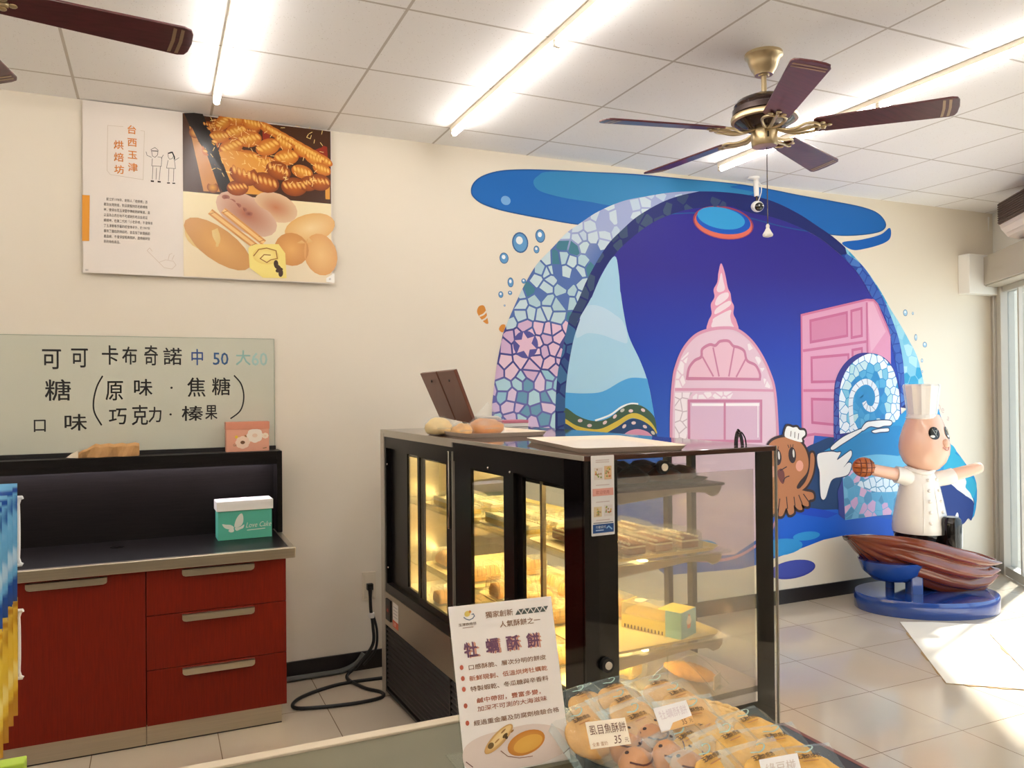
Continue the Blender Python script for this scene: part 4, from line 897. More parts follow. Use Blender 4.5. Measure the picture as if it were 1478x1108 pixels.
def fm(P, f=M5, l=13): Q = sc(f(P), 4); ink.fill(Q, foam, l); ink.stroke(Q, .016, fo, l-1, True)
fm([(365, 215), (380, 198), (440, 190), (470, 195), (490, 195), (470, 235), (520, 200), (545, 185), (548, 210), (530, 240), (505, 275), (530, 250), (548, 260), (530, 310), (490, 325), (462, 330), (440, 345), (425, 385), (412, 430), (398, 446), (385, 430), (380, 370), (378, 300), (368, 260)])
fm([(440, 165), (500, 115), (560, 85), (600, 70), (600, 82), (560, 110), (500, 148), (450, 180)])
fm([(435, 960), (480, 900), (540, 885), (640, 876), (720, 880), (738, 900), (720, 925), (660, 930), (600, 945), (520, 935), (450, 978)], M6); fm([(540, 985), (600, 965), (690, 955), (708, 965), (700, 985), (620, 992), (570, 1000)], M6)
# splash to the right of the figure
ink.fill(sc(M5([(1040, 260), (1055, 210), (1062, 160), (1085, 155), (1108, 188), (1100, 200), (1135, 225), (1150, 270), (1050, 300)]), 3), rgb(52, 172, 208), 9)
ink.fill(sc(M5([(1145, 310), (1175, 315), (1212, 360), (1210, 400), (1195, 440), (1180, 410), (1155, 380), (1160, 350)]), 3), rgb(52, 172, 208), 14)
fm([(1030, 345), (1080, 300), (1140, 310), (1170, 370), (1195, 440), (1195, 470), (1150, 420), (1090, 380)], M5, 13)
ink.fill(sc(M5([(1025, 350), (1080, 365), (1130, 410), (1180, 440), (1200, 470), (1188, 555), (1170, 545), (1150, 570), (1110, 600), (1085, 640), (1040, 690), (1020, 670), (1060, 600), (1060, 560), (1030, 470)]), 3), rgb(36, 62, 132), 14)
ink.fill(sc(M5([(1060, 600), (1090, 560), (1108, 515), (1118, 530), (1110, 575), (1080, 630), (1060, 640)]), 3), foam, 15)
ink.fill(sc(M5([(1040, 700), (1080, 690), (1110, 655), (1126, 655), (1115, 685), (1085, 715), (1050, 718)]), 3), rgb(44, 52, 92), 14)
ink.build('wave', m_paint, mural, 'curling wave with white foam and mosaic pool')
# --- painted octopus
ink = inkm(); ob, oo = rgb(182, 118, 78), rgb(54, 38, 42)
head = so(M5([(100, 200), (106, 155), (140, 125), (200, 113), (260, 130), (300, 175), (318, 240), (310, 300), (270, 350), (256, 385), (300, 400), (340, 410), (345, 440), (320, 450), (318, 480), (296, 478), (280, 470), (285, 498), (262, 498), (240, 475), (240, 515), (215, 526), (200, 490), (180, 530), (158, 530), (160, 490), (130, 525), (112, 520), (100, 480)]), 4)
ink.fill(head, ob, 18); ink.stroke(head, .038, oo, 17, True)
arm_ = so(M5([(262, 390), (300, 350), (322, 290), (326, 230), (330, 200), (344, 200), (350, 240), (340, 310), (310, 370), (270, 405)]), 4); ink.fill(arm_, ob, 18); ink.stroke(arm_, .034, oo, 17, True); ink.stroke(so(M5([(268, 385), (300, 345), (320, 285), (325, 205)]), 4), .01, oo, 19)
for P in ([(200, 430), (206, 495)], [(165, 440), (158, 495)], [(240, 430), (246, 480)], [(265, 420), (285, 470)], [(290, 415), (318, 455)]): ink.stroke(M5(P), .008, oo, 19)
hat = sc(M5([(205, 118), (190, 100), (200, 60), (215, 55), (235, 62), (255, 60), (270, 75), (295, 78), (300, 100), (282, 118), (280, 140)]), 4); ink.fill(hat, rgb(240, 238, 236), 18); ink.stroke(hat, .034, oo, 17, True)
for P in ([(225, 80), (222, 110)], [(245, 85), (244, 118)], [(265, 92), (262, 125)]): ink.stroke(M5(P), .006, oo, 19)
for (u, v) in ((153, 220), (231, 209)):
    c = M5([(u, v)])[0]; ink.blob(c, .036, .058, oo, None, 19, .08); ink.blob((c[0]+.012, c[1]+.012), .009, .030, rgb(216, 212, 206), None, 20, .08)
    for k in (-1, 0, 1): ink.stroke([(c[0]-.012+k*.016, c[1]+.052), (c[0]-.016+k*.026, c[1]+.078)], .006, oo, 19)
for (u, v) in ((127, 297), (270, 266)): ink.blob(M5([(u, v)])[0], .036, .040, rgb(226, 160, 140), None, 19)
ink.fill(sc(M5([(150, 300), (170, 280), (188, 300), (190, 345), (180, 362), (162, 340)]), 4), rgb(112, 58, 54), 19); ink.stroke(so(M5([(166, 290), (180, 283), (202, 270)]), 4), .008, oo, 20); ink.stroke(so(M5([(182, 350), (195, 328), (216, 320)]), 4), .008, oo, 20)
ink.build('octopus', m_paint, mural, 'painted brown octopus in a white chef hat')
# --- bubbles, shells, ground spot and letters
ink = inkm()
def bubble(f, u, v, rx, ry, c=rgb(96, 154, 204), rot=0):
    p = f([(u, v)])[0]; ink.blob(p, rx, ry, rgb(60, 100, 150), None, 0, rot); ink.blob(p, rx*.84, ry*.86, c, None, 1, rot); ink.blob((p[0]-rx*.1, p[1]+ry*.2), rx*.42, ry*.38, rgb(232, 238, 240), None, 2, rot)
for a_ in ((M1, 335, 480, .055, .064), (M1, 442, 445, .034, .042), (M1, 422, 517, .02, .024), (M1, 249, 563, .03, .034), (M1, 284, 692, .02, .030), (M1, 232, 757, .016, .02), (M1, 281, 748, .014, .013), (M1, 354, 685, .016, .016), (M1, 252, 815, .006, .006)): bubble(*a_)
for a_ in ((M2, 1132, 854, .024, .026), (M2, 1172, 857, .010, .012), (M2, 1188, 985, .015, .026), (M2, 1236, 1024, .024, .022), (M4, 1073, 370, .012, .016), (M4, 1075, 428, .008, .01)): bubble(*a_, c=rgb(160, 200, 226))
og = rgb(214, 140, 56)
ink.fill(sc(M1([(105, 850), (115, 820), (140, 815), (152, 840), (160, 880), (165, 910), (150, 910), (125, 885)]), 4), og, 0)
for P in ([(118, 872), (140, 862), (155, 845)], [(132, 895), (150, 885), (160, 872)]): ink.stroke(so(M1(P), 4), .010, rgb(232, 222, 206), 1)
ink.fill(sc(M1([(222, 940), (235, 918), (256, 920), (246, 955), (232, 955)]), 4), og, 0)
ink.blob(M5([(238, 818)])[0], .215, .066, rgb(62, 70, 164), None, 0, .02, 30); ink.blob(M5([(238, 815)])[0], .20, .056, rgb(66, 80, 176), None, 1, .02, 30)
q = aty(0, 1350, 592); ink.text('De', q.x, q.z, .085, rgb(206, 178, 172), 0, shear=-.1, rot=-.25); q = aty(0, 1366, 606); ink.text('a', q.x, q.z, .07, rgb(206, 178, 172), 0, rot=-.3)
ink.stroke(so(M5([(1060, 100), (1066, 108), (1068, 116)]), 4), .006, rgb(150, 140, 140), 0)
ink.build('bubbles_and_spots', m_paint, mural, 'painted bubbles, orange shells and purple ground spot')
# ================================================================== DISPLAY CASE
CTH = math.radians(2.6); CO = Vector((1.062, -.375, 0))
CM = Matrix.Translation(CO) @ Matrix.Rotation(CTH, 4, 'Z')          # local: x across the case, -y along it towards the shop
def CL(l, w, z): return CM @ Vector((w, -l, z))
E1 = (CM.to_3x3() @ Vector((0, -1, 0))); E2 = (CM.to_3x3() @ Vector((1, 0, 0)))
LN, WD, HT = 1.965, .765, 1.352
def cb(bm, l0, l1, w0, w1, z0, z1):
    b2 = new(); boxm(b2, (w0, -l1, z0), (w1, -l0, z1)); b2.transform(CM); me = bpy.data.meshes.new('x'); b2.to_mesh(me); b2.free(); bm.from_mesh(me); bpy.data.meshes.remove(me)
case = thing('display_case', 'tall black refrigerated bakery display case with glass doors full of cakes', 'display case', CL(LN/2, WD/2, 0), CTH)
def cpart(name, boxes, m, parent=case, bevel=0, label=None):
    bm = new()
    for b in boxes: cb(bm, *b)
    return obj(name, bm, m, parent, bevel=bevel, label=label)
cpart('top_panel', [(0, LN, 0, WD, 1.335, HT)], m_casetop, bevel=.003, label='glossy brown top panel')
cpart('top_trim', [(-.002, .96, -.004, .0, 1.318, HT), (.96, LN, -.004, 0, 1.338, HT)], m_alu)
cpart('base', [(.02, LN-.02, .02, WD-.02, .0, .06)], m_black)
cpart('end_panel', [(0, .03, 0, WD, .0, 1.335)], m_steel)
cpart('stile', [(0, .055, -.006, .03, 0.0, 1.335)], m_alu, bevel=.002, label='silver corner stile')
cpart('door_frame', [(.055, 1.846, .0, .045, 1.262, 1.335), (.055, 1.846, 0, .045, .53, .575), (.055, .075, 0, .045, .575, 1.262), (.935, .955, 0, .05, .575, 1.262)], m_blackframe)
def slide(l0, l1, a, b, w, lab):
    d = cpart('sliding_door', [(l0, a, w, w+.014, .578, 1.262), (b, l1, w, w+.014, .578, 1.262), (a, b, w, w+.014, 1.246, 1.262), (a, b, w, w+.014, .578, .606)], m_blackframe, label=lab)
    cpart('pane', [(a, b, w+.004, w+.010, .606, 1.246)], m_glassdoor, d); return d
d1 = slide(.075, .537, .322, .517, .026, 'black-framed sliding door nearest the wall')
d2 = slide(.520, .935, .545, .870, .006, 'sliding door with silver handle edge')
d3 = slide(.955, 1.490, 1.122, 1.412, .006, 'wide-bordered sliding door')
d4 = slide(1.440, 1.846, 1.519, 1.833, .026, 'sliding door nearest the front corner')
cpart('handle', [(.918, .932, -.010, .006, .98, 1.30)], m_chrome, d2, bevel=.003); cpart('handle', [(.958, .964, -.006, .006, .60, 1.30)], m_alu, d3, bevel=.001)
bm = new()
for l, z in ((.10, 1.18), (.10, .66), (1.30, 1.262), (1.48, 1.262)): p = CL(l, -.001, z); ball(bm, p, (.005, .003, .005), 8, 6)
obj('screw', bm, m_chrome, case)
cpart('corner_post', [(1.846, LN-.004, .0, .05, .06, 1.335)], m_blackgloss)
kp = cpart('kick_panel', [(.055, 1.90, -.004, .03, .365, .53)], m_steel, label='brushed steel panel under the doors')
cpart('thermostat', [(.09, .165, -.014, -.004, .40, .505)], m_black, kp, bevel=.002)
ink = Ink(flat_frame(CL(.095, -.0142, .40), E1, (0, 0, 1))); ink.fill([(.012, .03), (.055, .028), (.055, .075), (.012, .078)], rgb(60, 30, 26)); ink.text('-88', .014, .044, .024, rgb(230, 70, 50), 1); ink.build('thermostat_display', m_print, kp)
ink = Ink(flat_frame(CL(.18, -.0045, .355), E1, (0, 0, 1))); ink.fill([(0, .03), (.085, .028), (.085, .15), (0, .152)], rgb(232, 226, 216)); ink.fill([(0, .03), (.085, .028), (.085, .062), (0, .064)], rgb(214, 96, 62), 1); ink.text('注意', .01, .038, .02, rgb(240, 230, 220), 2)
for k in range(4): ink.stroke([(.01, .13-.016*k), (.072, .13-.016*k)], .004, rgb(170, 164, 158), 1)
ink.build('warning_sticker', m_print, kp)
bm = new(); cb(bm, .055, 1.90, .012, .03, .04, .365)
for k in range(13):
    z = .055+k*.0235; b2 = new(); prism(b2, [(-.001, z), (.012, z+.012), (.012, z+.018), (-.001, z+.008)], (0, -.06, 0), (1, 0, 0), (0, 0, 1), (0, -1.82, 0)); b2.transform(CM); me = bpy.data.meshes.new('x'); b2.to_mesh(me); b2.free(); bm.from_mesh(me); bpy.data.meshes.remove(me)
g = obj('louvre_grille', bm, m_black, case, label='black louvred grille')
cpart('grille_frame', [(.055, .068, -.003, .014, .03, .365), (.9, .915, -.003, .014, .03, .365), (.055, 1.9, -.003, .014, .025, .04)], m_black, g)
# glass end facing the shop, printed black borders behind it
cpart('border_post', [(LN-.016, LN-.008, .0, .122, .06, 1.335)], m_blackgloss); cpart('border_post', [(LN-.016, LN-.0085, .684, WD-.010, .06, 1.334)], m_blackgloss)
cpart('lower_panel', [(LN-.016, LN-.008, .122, .684, .06, .50)], m_blackgloss)
cpart('end_pane', [(LN-.006, LN, 0, WD, .06, 1.340)], m_glass, label='full-width glass end pane')
cpart('veil_pane', [(LN-.03, LN-.024, .122, .684, .48, 1.276)], m_glassveil, label='added glass pane with painted reflection haze')  # added pane, its pale haze imitates a reflected veil
cpart('edge_strip', [(LN-.008, LN+.001, WD-.002, WD+.003, .06, HT)], m_alu)
cpart('side_pane', [(.03, LN-.008, WD-.008, WD-.002, .06, 1.335)], m_glass, label='glass pane facing the mural side')
cpart('mullion', [(1.385, 1.415, WD-.03, WD-.008, .06, 1.335)], m_black); cpart('mullion', [(1.53, 1.56, WD-.03, WD-.008, .06, 1.335)], m_black)
def standoff(l, w, z):
    bm = new(); p = CL(LN, w, z); n = E1
    cyl(bm, p-n*.002, p+n*.014, .021, seg=24); o = obj('glass_fixing', bm, m_black, case, smooth=True)
    bm = new(); cyl(bm, p+n*.010, p+n*.018, .0115, seg=20); obj('cap', bm, m_cream, o, smooth=True)
standoff(LN, .069, .729); standoff(LN, .283, 1.306)
# shelves, brackets and lamps
SHELF = (1.235, 1.005, .715); DECK = .545
for z in SHELF:
    s = cpart('shelf', [(.05, LN-.07, .075, .60 if z > 1.1 else .63, z-.012, z-.004)], m_glass if z < 1.1 else m_traydark)
    b2 = new()
    for l in (LN-.09, .96): prism(b2, [(.08, z-.012), (.60, z-.012), (.60, z-.030), (.585, z-.046), (.56, z-.050), (.535, z-.036), (.46, z-.030), (.08, z-.060)], (0, -l, 0), (1, 0, 0), (0, 0, 1), (0, .006, 0))
    b2.transform(CM); obj('bracket', b2, m_steel, s)
cpart('deck', [(.03, LN-.03, .04, WD-.03, DECK-.02, DECK)], m_alu); 
for z in (SHELF[0]-.016, SHELF[1]-.016, SHELF[2]-.016): cpart('light_strip', [(.10, 1.84, .30, .318, z-.006, z)], m_led, label='warm light strip under the shelf')
cpart('shelf_post', [(.80, .815, .07, .085, DECK, 1.33), (1.565, 1.58, .07, .085, DECK, 1.33), (.36, .375, .07, .085, DECK, 1.33)], m_steel)
# ------------------------------------------------------------------ payment flyer on the corner post
fo = CL(LN+.0015, .022, 1.114); t = thing('flyer', 'white leaflet with payment notices taped to front corner of display case', 'flyer', fo, CTH)
bm = new(); prism(bm, rrect(.082, .238, .003), fo+E2*.041+Vector((0, 0, .119)), E2, (0, 0, 1), E1*.0008); obj('sheet', bm, m_white, t)
ink = Ink(flat_frame(fo+E1*.001, E2, (0, 0, 1)))
lp = rgb(222, 198, 192)
ink.fill([(.004, .008), (.078, .008), (.078, .034), (.004, .034)], rgb(46, 84, 140)); ink.text('行動支付', .014, .022, .009, rgb(236, 240, 244), 1); ink.stroke([(.014, .016), (.042, .016)], .003, rgb(190, 206, 230), 1); ink.stroke([(.052, .020), (.060, .026), (.072, .016)], .004, rgb(150, 190, 226), 1)
ink.stroke([(.006, .038), (.076, .038)], .002, rgb(60, 70, 90)); ink.fill([(.004, .118), (.078, .118), (.078, .140), (.004, .140)], rgb(232, 172, 156)); ink.text('歡迎使用', .016, .124, .012, rgb(190, 110, 96), 1)
for (x, z, w, h, c) in ((.010, .166, .03, .036, rgb(226, 214, 204)), (.046, .166, .026, .04, rgb(226, 190, 150)), (.008, .056, .028, .03, rgb(220, 200, 160)), (.044, .056, .03, .034, rgb(226, 218, 210))):
    ink.fill([(x, z), (x+w, z), (x+w, z+h), (x, z+h)], c)
    for k in range(10): ink.blob((x+.005+random.random()*(w-.01), z+.005+random.random()*(h-.01)), .003, .003, random.choice([rgb(180, 150, 120), rgb(200, 120, 80), rgb(140, 160, 90), rgb(210, 180, 90)]), None, 1)
for z in (.218, .224, .150, .100, .046): ink.stroke([(.016, z), (.064, z)], .0022, rgb(206, 186, 180))
ink.build('print', m_print, t)
# ================================================================== THINGS IN THE CASE
def tray(l0, l1, w0, w1, z, m, label, group=None, name='serving_tray', rz=0.0, h=.014, flip=False):
    c = CL((l0+l1)/2, (w0+w1)/2, z); t = thing(name, label, 'tray', c, CTH+rz, group); a, b = (w1-w0), (l1-l0)
    bm = new(); o1 = rrect(a-.03, b-.03, .03, 6); o2 = rrect(a, b, .04, 6); n = len(o1); zz = (0, h) if not flip else (h, 0)
    th = .003
    rr = [[(x, y, zz[0]) for x, y in o1], [(x, y, zz[1]) for x, y in o2]]
    inner = [[(x*.985, y*.985, zz[1]+(0 if not flip else -th*0)) for x, y in o2], [(x*.985, y*.985, zz[0]+(th if not flip else -th)) for x, y in o1]]
    rings(bm, rr+inner, True, True, True)
    local(obj('pan', bm, m, None), t); return t
g_tr = 'trays on the case shelves'
tray(1.44, 1.86, .13, .58, 1.2315, m_traydark, 'black tray of dark glazed breads on the top shelf of the case', None)
tray(1.02, 1.40, .11, .58, 1.2315, m_tray, 'cream tray of small filled buns on the top case shelf', None)
tray(.35, .95, .11, .56, 1.2315, m_tray, 'cream tray at the wall end of the top case shelf', None)
tray(1.42, 1.885, .09, .60, 1.0015, m_trayyellow, 'cream tray of boxed layer cakes on the second case shelf', None)
tray(.98, 1.38, .09, .58, 1.0015, m_trayyellow, 'cream tray of long cream cakes, second case shelf middle', None)
tray(.35, .93, .09, .58, 1.0015, m_trayyellow, 'cream tray of dark cakes, second case shelf near wall', None)
tray(1.40, 1.885, .09, .60, .7115, m_trayyellow, 'cream tray under the yellow and blue cake box, third shelf', None)
tray(.98, 1.36, .09, .58, .7115, m_trayyellow, 'cream tray of golden loaves on the third shelf, middle', None)
tray(.35, .93, .09, .58, .7115, m_trayyellow, 'cream tray of pastries on the third shelf near the wall', None)
# dark breads
def breadproto(m, sx, sy, sz, name, label, cat, group, film=True):
    t = thing(name, label, cat, (0, 0, 0), 0, group)
    bm = new(); ball(bm, (0, 0, sz*.55), (sx, sy, sz), 18, 10)
    for v in bm.verts:
        v.co.z = max(v.co.z, .001); n = noise.noise(v.co*38); v.co.x *= 1+.12*n; v.co.y *= 1+.12*n; v.co.z *= 1+.14*n
    local(obj('loaf', bm, m, None, smooth='all'), t)
    if film:
        bm = new(); ball(bm, (0, 0, sz*.55), (sx*1.12, sy*1.12, sz*1.2), 12, 8)
        for v in bm.verts: v.co.z = max(v.co.z, .0005); v.co += Vector((noise.noise(v.co*60), noise.noise(v.co*60+Vector((9, 0, 0))), noise.noise(v.co*60+Vector((0, 9, 0))) if v.co.z > .005 else 0))*.006
        for v in bm.verts: v.co.z = max(v.co.z, .0005)
        for k in (-1, 1): prism(bm, [(-.03, 0), (.03, 0), (.045, .004), (.03, .008), (-.03, .008)], (0, k*sy*1.05, sz*.5), (1, 0, 0), (0, k*.35, .9), (0, .001, 0))
        local(obj('wrapper', bm, m_film, None, label='clear plastic wrapper'), t)
    return t
pr = breadproto(m_choc, .058, .048, .030, 'chocolate_bread', 'x', 'bread', 'dark breads on the top case shelf')
k = 0
for i, l in enumerate((1.52, 1.64, 1.76)):
    for j, w in enumerate((.20, .32, .44, .535)):
        if (i, j) == (2, 0): pass
        lab = 'film-wrapped dark glazed bread on black tray at the top of the case'
        o = pr if k == 0 else dup(pr); o.location = CL(l+.01*math.sin(k*2.1), w, 1.2355); o.rotation_euler = (0, 0, k*.9); o['label'] = lab; k += 1
pr = breadproto(m_bread, .050, .042, .030, 'filled_bun', 'x', 'bread', 'small buns on the top case shelf'); k = 0
for l in (1.09, 1.21, 1.33):
    for w in (.18, .30, .42):
        o = pr if k == 0 else dup(pr); o.location = CL(l, w, 1.2355); o.rotation_euler = (0, 0, k*1.3); o['label'] = 'wrapped golden bun on cream tray, top shelf of display case'; k += 1
for l in (.48, .62, .76):
    for w in (.18, .32): o = dup(pr, CL(l, w, 1.2355), (0, 0, k)); o['label'] = 'wrapped golden bun near the wall end, top case shelf'; o['group'] = 'buns at the wall end of the top case shelf'; k += 1
# layer cake boxes
def clam(sx, sy, h, ribs, m):
    bm = new(); a = rrect(sx, sy, .012, 3); rr = []
    for f, z in ((1.0, 0), (1.02, h*.35), (1.06, h*.36), (1.06, h*.42), (1.0, h*.44), (.96, h*.85), (.84, h)):
        rr.append([(x*f, y*f, z) for x, y in a])
    rings(bm, rr); 
    for k in range(ribs):
        y = (k+.5)/ribs*sy-sy/2; tube(bm, [(-sx*.51, y, h*.45), (-sx*.485, y, h*.85), (-sx*.42, y, h*1.0), (sx*.42, y, h*1.0), (sx*.485, y, h*.85), (sx*.51, y, h*.45)], .0015, seg=5)
    return obj('clamshell', bm, m_clam, None, label='clear plastic clamshell')
def layercake(label, group, top, body):
    t = thing('boxed_cake', label, 'cake', (0, 0, 0), 0, group)
    bm = new(); boxm(bm, (-.036, -.085, .004), (.036, .085, .026)); local(obj('sponge', bm, body, None, bevel=.004), t)
    bm = new(); boxm(bm, (-.036, -.085, .026), (.036, .085, .032)); local(obj('cream_layer', bm, m_creamcake, None, bevel=.002), t)
    bm = new(); boxm(bm, (-.035, -.084, .032), (.035, .084, .039))
    local(obj('topping', bm, top, None, bevel=.002), t)
    bm = new()
    for i in range(9): ball(bm, (-.030, -.08+i*.02, .041), (.006, .008, .005), 8, 5); ball(bm, (.030, -.08+i*.02, .041), (.006, .008, .005), 8, 5)
    local(obj('piping', bm, m_creamcake, None, smooth='all'), t)
    local(clam(.094, .20, .062, 0, m_clam), t); return t
p = layercake('x', 'layer cakes on the second case shelf', m_cakebrown, m_cakebrown); p['label'] = 'boxed brown layer cake lying on cream tray, second shelf of case'
places = [(1.75, .17), (1.75, .28), (1.75, .39), (1.75, .50), (1.53, .22), (1.53, .34), (1.53, .46)]
for i, (l, w) in enumerate(places):
    o = p if i == 0 else dup(p); o.location = CL(l, w, 1.0055); o.rotation_euler = (0, 0, CTH)
p2 = layercake('x', 'pale cream cakes on the second case shelf', m_creamcake, m_sponge); p2['label'] = 'boxed pale cream cake seen through the staff side door, second shelf'
for i, (l, w) in enumerate(((1.08, .16), (1.08, .28), (1.29, .16), (1.29, .28), (1.29, .40), (.50, .16), (.50, .28), (.72, .16), (.72, .28))):
    o = p2 if i == 0 else dup(p2); o.location = CL(l, w, 1.0055); o.rotation_euler = (0, 0, CTH)
    if i > 4: o['group'] = 'cream cakes at the wall end of the second shelf'; o['label'] = 'boxed pale cream cake near wall end of second case shelf'
# yellow and blue cake box on the third shelf
bl, bw_ = 1.80, .44
t = thing('cake_box', 'yellow cake box with blue end and cupcake picture inside the display case', 'box', CL(bl-.09, .44, .7155), CTH)
BX = Matrix.Translation(CL(1.84, .485, .7155)) @ Matrix.Rotation(CTH+math.radians(22), 4, 'Z')
m_boxy = mat('yellow_box_card', rgb(244, 226, 120), .45); m_boxb = mat('blue_box_card', rgb(150, 206, 222), .45)
bm = new(); boxm(bm, (-.05, .0015, 0), (.05, .235, .0045)); boxm(bm, (-.05, .0015, 0), (-.048, .235, .05)); boxm(bm, (.048, .0015, 0), (.05, .235, .05)); boxm(bm, (-.05, .233, 0), (.05, .235, .088)); boxm(bm, (-.05, .0015, .086), (.05, .09, .088)); bm.transform(BX); obj('tray_box', bm, m_boxy, t)
bm = new(); boxm(bm, (-.05, 0, 0), (.05, .0015, .088)); boxm(bm, (.0495, 0, 0), (.0508, .06, .088)); boxm(bm, (-.0508, 0, 0), (-.0495, .06, .088)); bm.transform(BX); e = obj('end_flap', bm, m_boxb, t, label='light blue end flap')
bm = new(); boxm(bm, (-.049, .09, .085), (.049, .233, .0865)); boxm(bm, (-.0508, .06, .045), (-.0498, .233, .087)); bm.transform(BX); obj('window', bm, m_clam, t)
bm = new(); prism(bm, [(-.044, .004), (.044, .004), (.044, .05), (.03, .064), (-.03, .064), (-.044, .05)], (0, .01, 0), (1, 0, 0), (0, 0, 1), (0, .215, 0)); bm.transform(BX); obj('cake_roll', bm, m_sponge, t, smooth=True)
bm = new()
for k in range(12): boxm(bm, (-.0514, .07+k*.0135, .002), (-.0506, .074+k*.0135, .014))
bm.transform(BX); obj('stripe', bm, m_fandark, t)
ink = Ink(flat_frame(BX @ Vector((0, -.0003, 0)), BX.to_3x3() @ Vector((1, 0, 0)), (0, 0, 1)))
ink.fill([(-.014, .048), (.014, .048), (.010, .028), (-.010, .028)], rgb(226, 140, 140), 0); ink.blob((0, .052), .017, .011, rgb(244, 232, 224), None, 1); ink.blob((0, .064), .011, .008, rgb(244, 232, 224), None, 2); ink.blob((0, .072), .004, .004, rgb(220, 90, 90), None, 3)
ink.build('cupcake_print', m_print, e)
bm = new(); prism(bm, [(-.02, 0), (.028, .004), (.03, .03), (.01, .045), (-.022, .03)], BX @ Vector((0, .17, .0885)), BX.to_3x3() @ Vector((1, 0, 0)), BX.to_3x3() @ Vector((0, 1, 0)), (0, 0, .001)); obj('paper_label', bm, m_white, t)
# golden loaves in ribbed clamshells
def loafbox(label, group, m=m_bread, name='boxed_loaf'):
    t = thing(name, label, 'bread', (0, 0, 0), 0, group)
    bm = new(); prof = [(-.048, .004), (.048, .004), (.052, .03), (.036, .052), (0, .06), (-.036, .052), (-.052, .03)]
    prism(bm, prof, (0, -.08, 0), (1, 0, 0), (0, 0, 1), (0, .16, 0)); local(obj('loaf', bm, m, None, bevel=.008, smooth=True), t); local(clam(.125, .185, .074, 9, m_clam), t); return t
p = loafbox('golden loaf in ribbed clear box on the third shelf of the case', 'boxed loaves on the third case shelf')
for i, (l, w) in enumerate(((1.48, .20), (1.48, .42), (1.27, .19), (1.27, .40), (1.08, .20), (1.08, .42), (.78, .20), (.44, .20), (.78, .42))):
    o = p if i == 0 else dup(p); o.location = CL(l, w, .7155); o.rotation_euler = (0, 0, CTH+PI/2*(i % 2 == 0))
p = loafbox('round-topped yellow cake with paper label in clear box on case floor', None, m_sponge, 'boxed_sponge_cake'); p.location = CL(1.62, .34, DECK+.0005); p.rotation_euler = (0, 0, CTH+.5)
bm = new(); box(bm, (.0, -.02, .0758), (.05, .07, .001)); local(obj('paper_label', bm, m_white, None), p)
p2 = loafbox('golden loaf in ribbed clear box on the floor of the case', 'boxed loaves on the case floor')
for i, (l, w) in enumerate(((1.25, .20), (1.25, .42), (1.08, .20), (1.42, .20), (.74, .20), (.45, .20))): o = p2 if i == 0 else dup(p2); o.location = CL(l, w, DECK+.0005); o.rotation_euler = (0, 0, CTH+PI/2)
# long bread with fork, and two price tags near the front of the case floor
t = thing('ribbed_bread', 'long ribbed golden bread in film at the front of the case floor', 'bread', CL(1.79, .53, DECK))
bm = new(); rr = []
for i in range(25):
    u = i/24; r = .034*math.sin(PI*min(.97, max(.03, u)))**.5*(1+.08*math.sin(u*60)); c = Vector((0, (u-.5)*.2, .03))
    rr.append([(c.x+r*math.cos(a), c.y, max(.001, c.z+r*.85*math.sin(a))) for a in [2*PI*j/14 for j in range(14)]])
rings(bm, rr); local(obj('loaf', bm, m_bread, None, smooth='all'), t)
bm = new(); tube(bm, smoothline([(-.05, -.12, .002), (-.04, 0, .075), (-.03, .12, .002)], 6), .0016, seg=5); tube(bm, smoothline([(.05, -.12, .002), (.035, 0, .078), (.03, .12, .002)], 6), .0016, seg=5); local(obj('film_edge', bm, m_clam, None), t)
t.rotation_euler = (0, 0, CTH+.35)
for (px, py, w_, h_, lab) in ((964, 930, .062, .062, 'small cream price tag standing beside the yellow cake in the case'), (1035, 986, .062, .062, 'small cream price tag at the right front corner of the case floor')):
    l = 1.80 if px < 1000 else 1.885; P = on_plane(CL(l, 0, 0), E1, px, py)
    t = thing('price_tag', lab, 'price tag', (P.x, P.y, DECK), CTH+.5)
    bm = new(); b_h = P.z-DECK; box(bm, (0, 0, b_h), (w_, .002, h_), rz=0); local(obj('card', bm, m_card, None), t)
    bm = new(); box(bm, (0, .002, b_h/2), (.008, .002, b_h)); box(bm, (0, .0, .002), (.03, .03, .004)); local(obj('stand', bm, m_clam, None), t)
t = thing('metal_skewer', 'thin steel skewer lying under the third shelf of the case', 'skewer', CL(1.7, .5, DECK)); bm = new(); tube(bm, [CL(1.72, .42, DECK+.004), CL(1.62, .56, DECK+.004)], .003, seg=6); obj('rod', bm, m_chrome, t)
# ================================================================== ON TOP OF THE CASE
ZT = HT+.0005
# cream tray with wrapped breads
t1 = tray(.47, .99, .06, .44, ZT, m_tray, 'pale pink tray of wrapped breads on top of the display case', None, rz=0, h=.018)
tray(1.32, 1.93, .09, .47, ZT, m_tray, 'empty cream tray on top of the display case near front corner', None, rz=math.radians(-12), h=.016, flip=False)
def zc(px, py, z=HT+.02): return atz(z, px, py)
def wrapped(px, py, sx, sy, sz, m, label, peak=0.0, rz=0.0):
    c = zc(px, py); t = breadproto(m, sx, sy, sz, 'wrapped_bread', label, 'bread', None); t.location = (c.x, c.y, HT+.0045); t.rotation_euler = (0, 0, rz)
    if peak:
        bm = new(); N = 14; rr = [[(math.cos(2*PI*i/N)*sx*(1-k)*1.05+peak*.1*k, math.sin(2*PI*i/N)*sy*(1-k)*1.05, sz*.9+peak*k+.004*math.sin(i*2.3+k*9)) for i in range(N)] for k in (0, .3, .6, .85, .97)]
        rings(bm, rr, True, False, True); local(obj('film_peak', bm, m_film, None, label='gathered film top'), t)
    return t
wrapped(634, 621, .062, .058, .046, m_breadpale, 'pale yellow melon bread in clear film on the case-top tray')
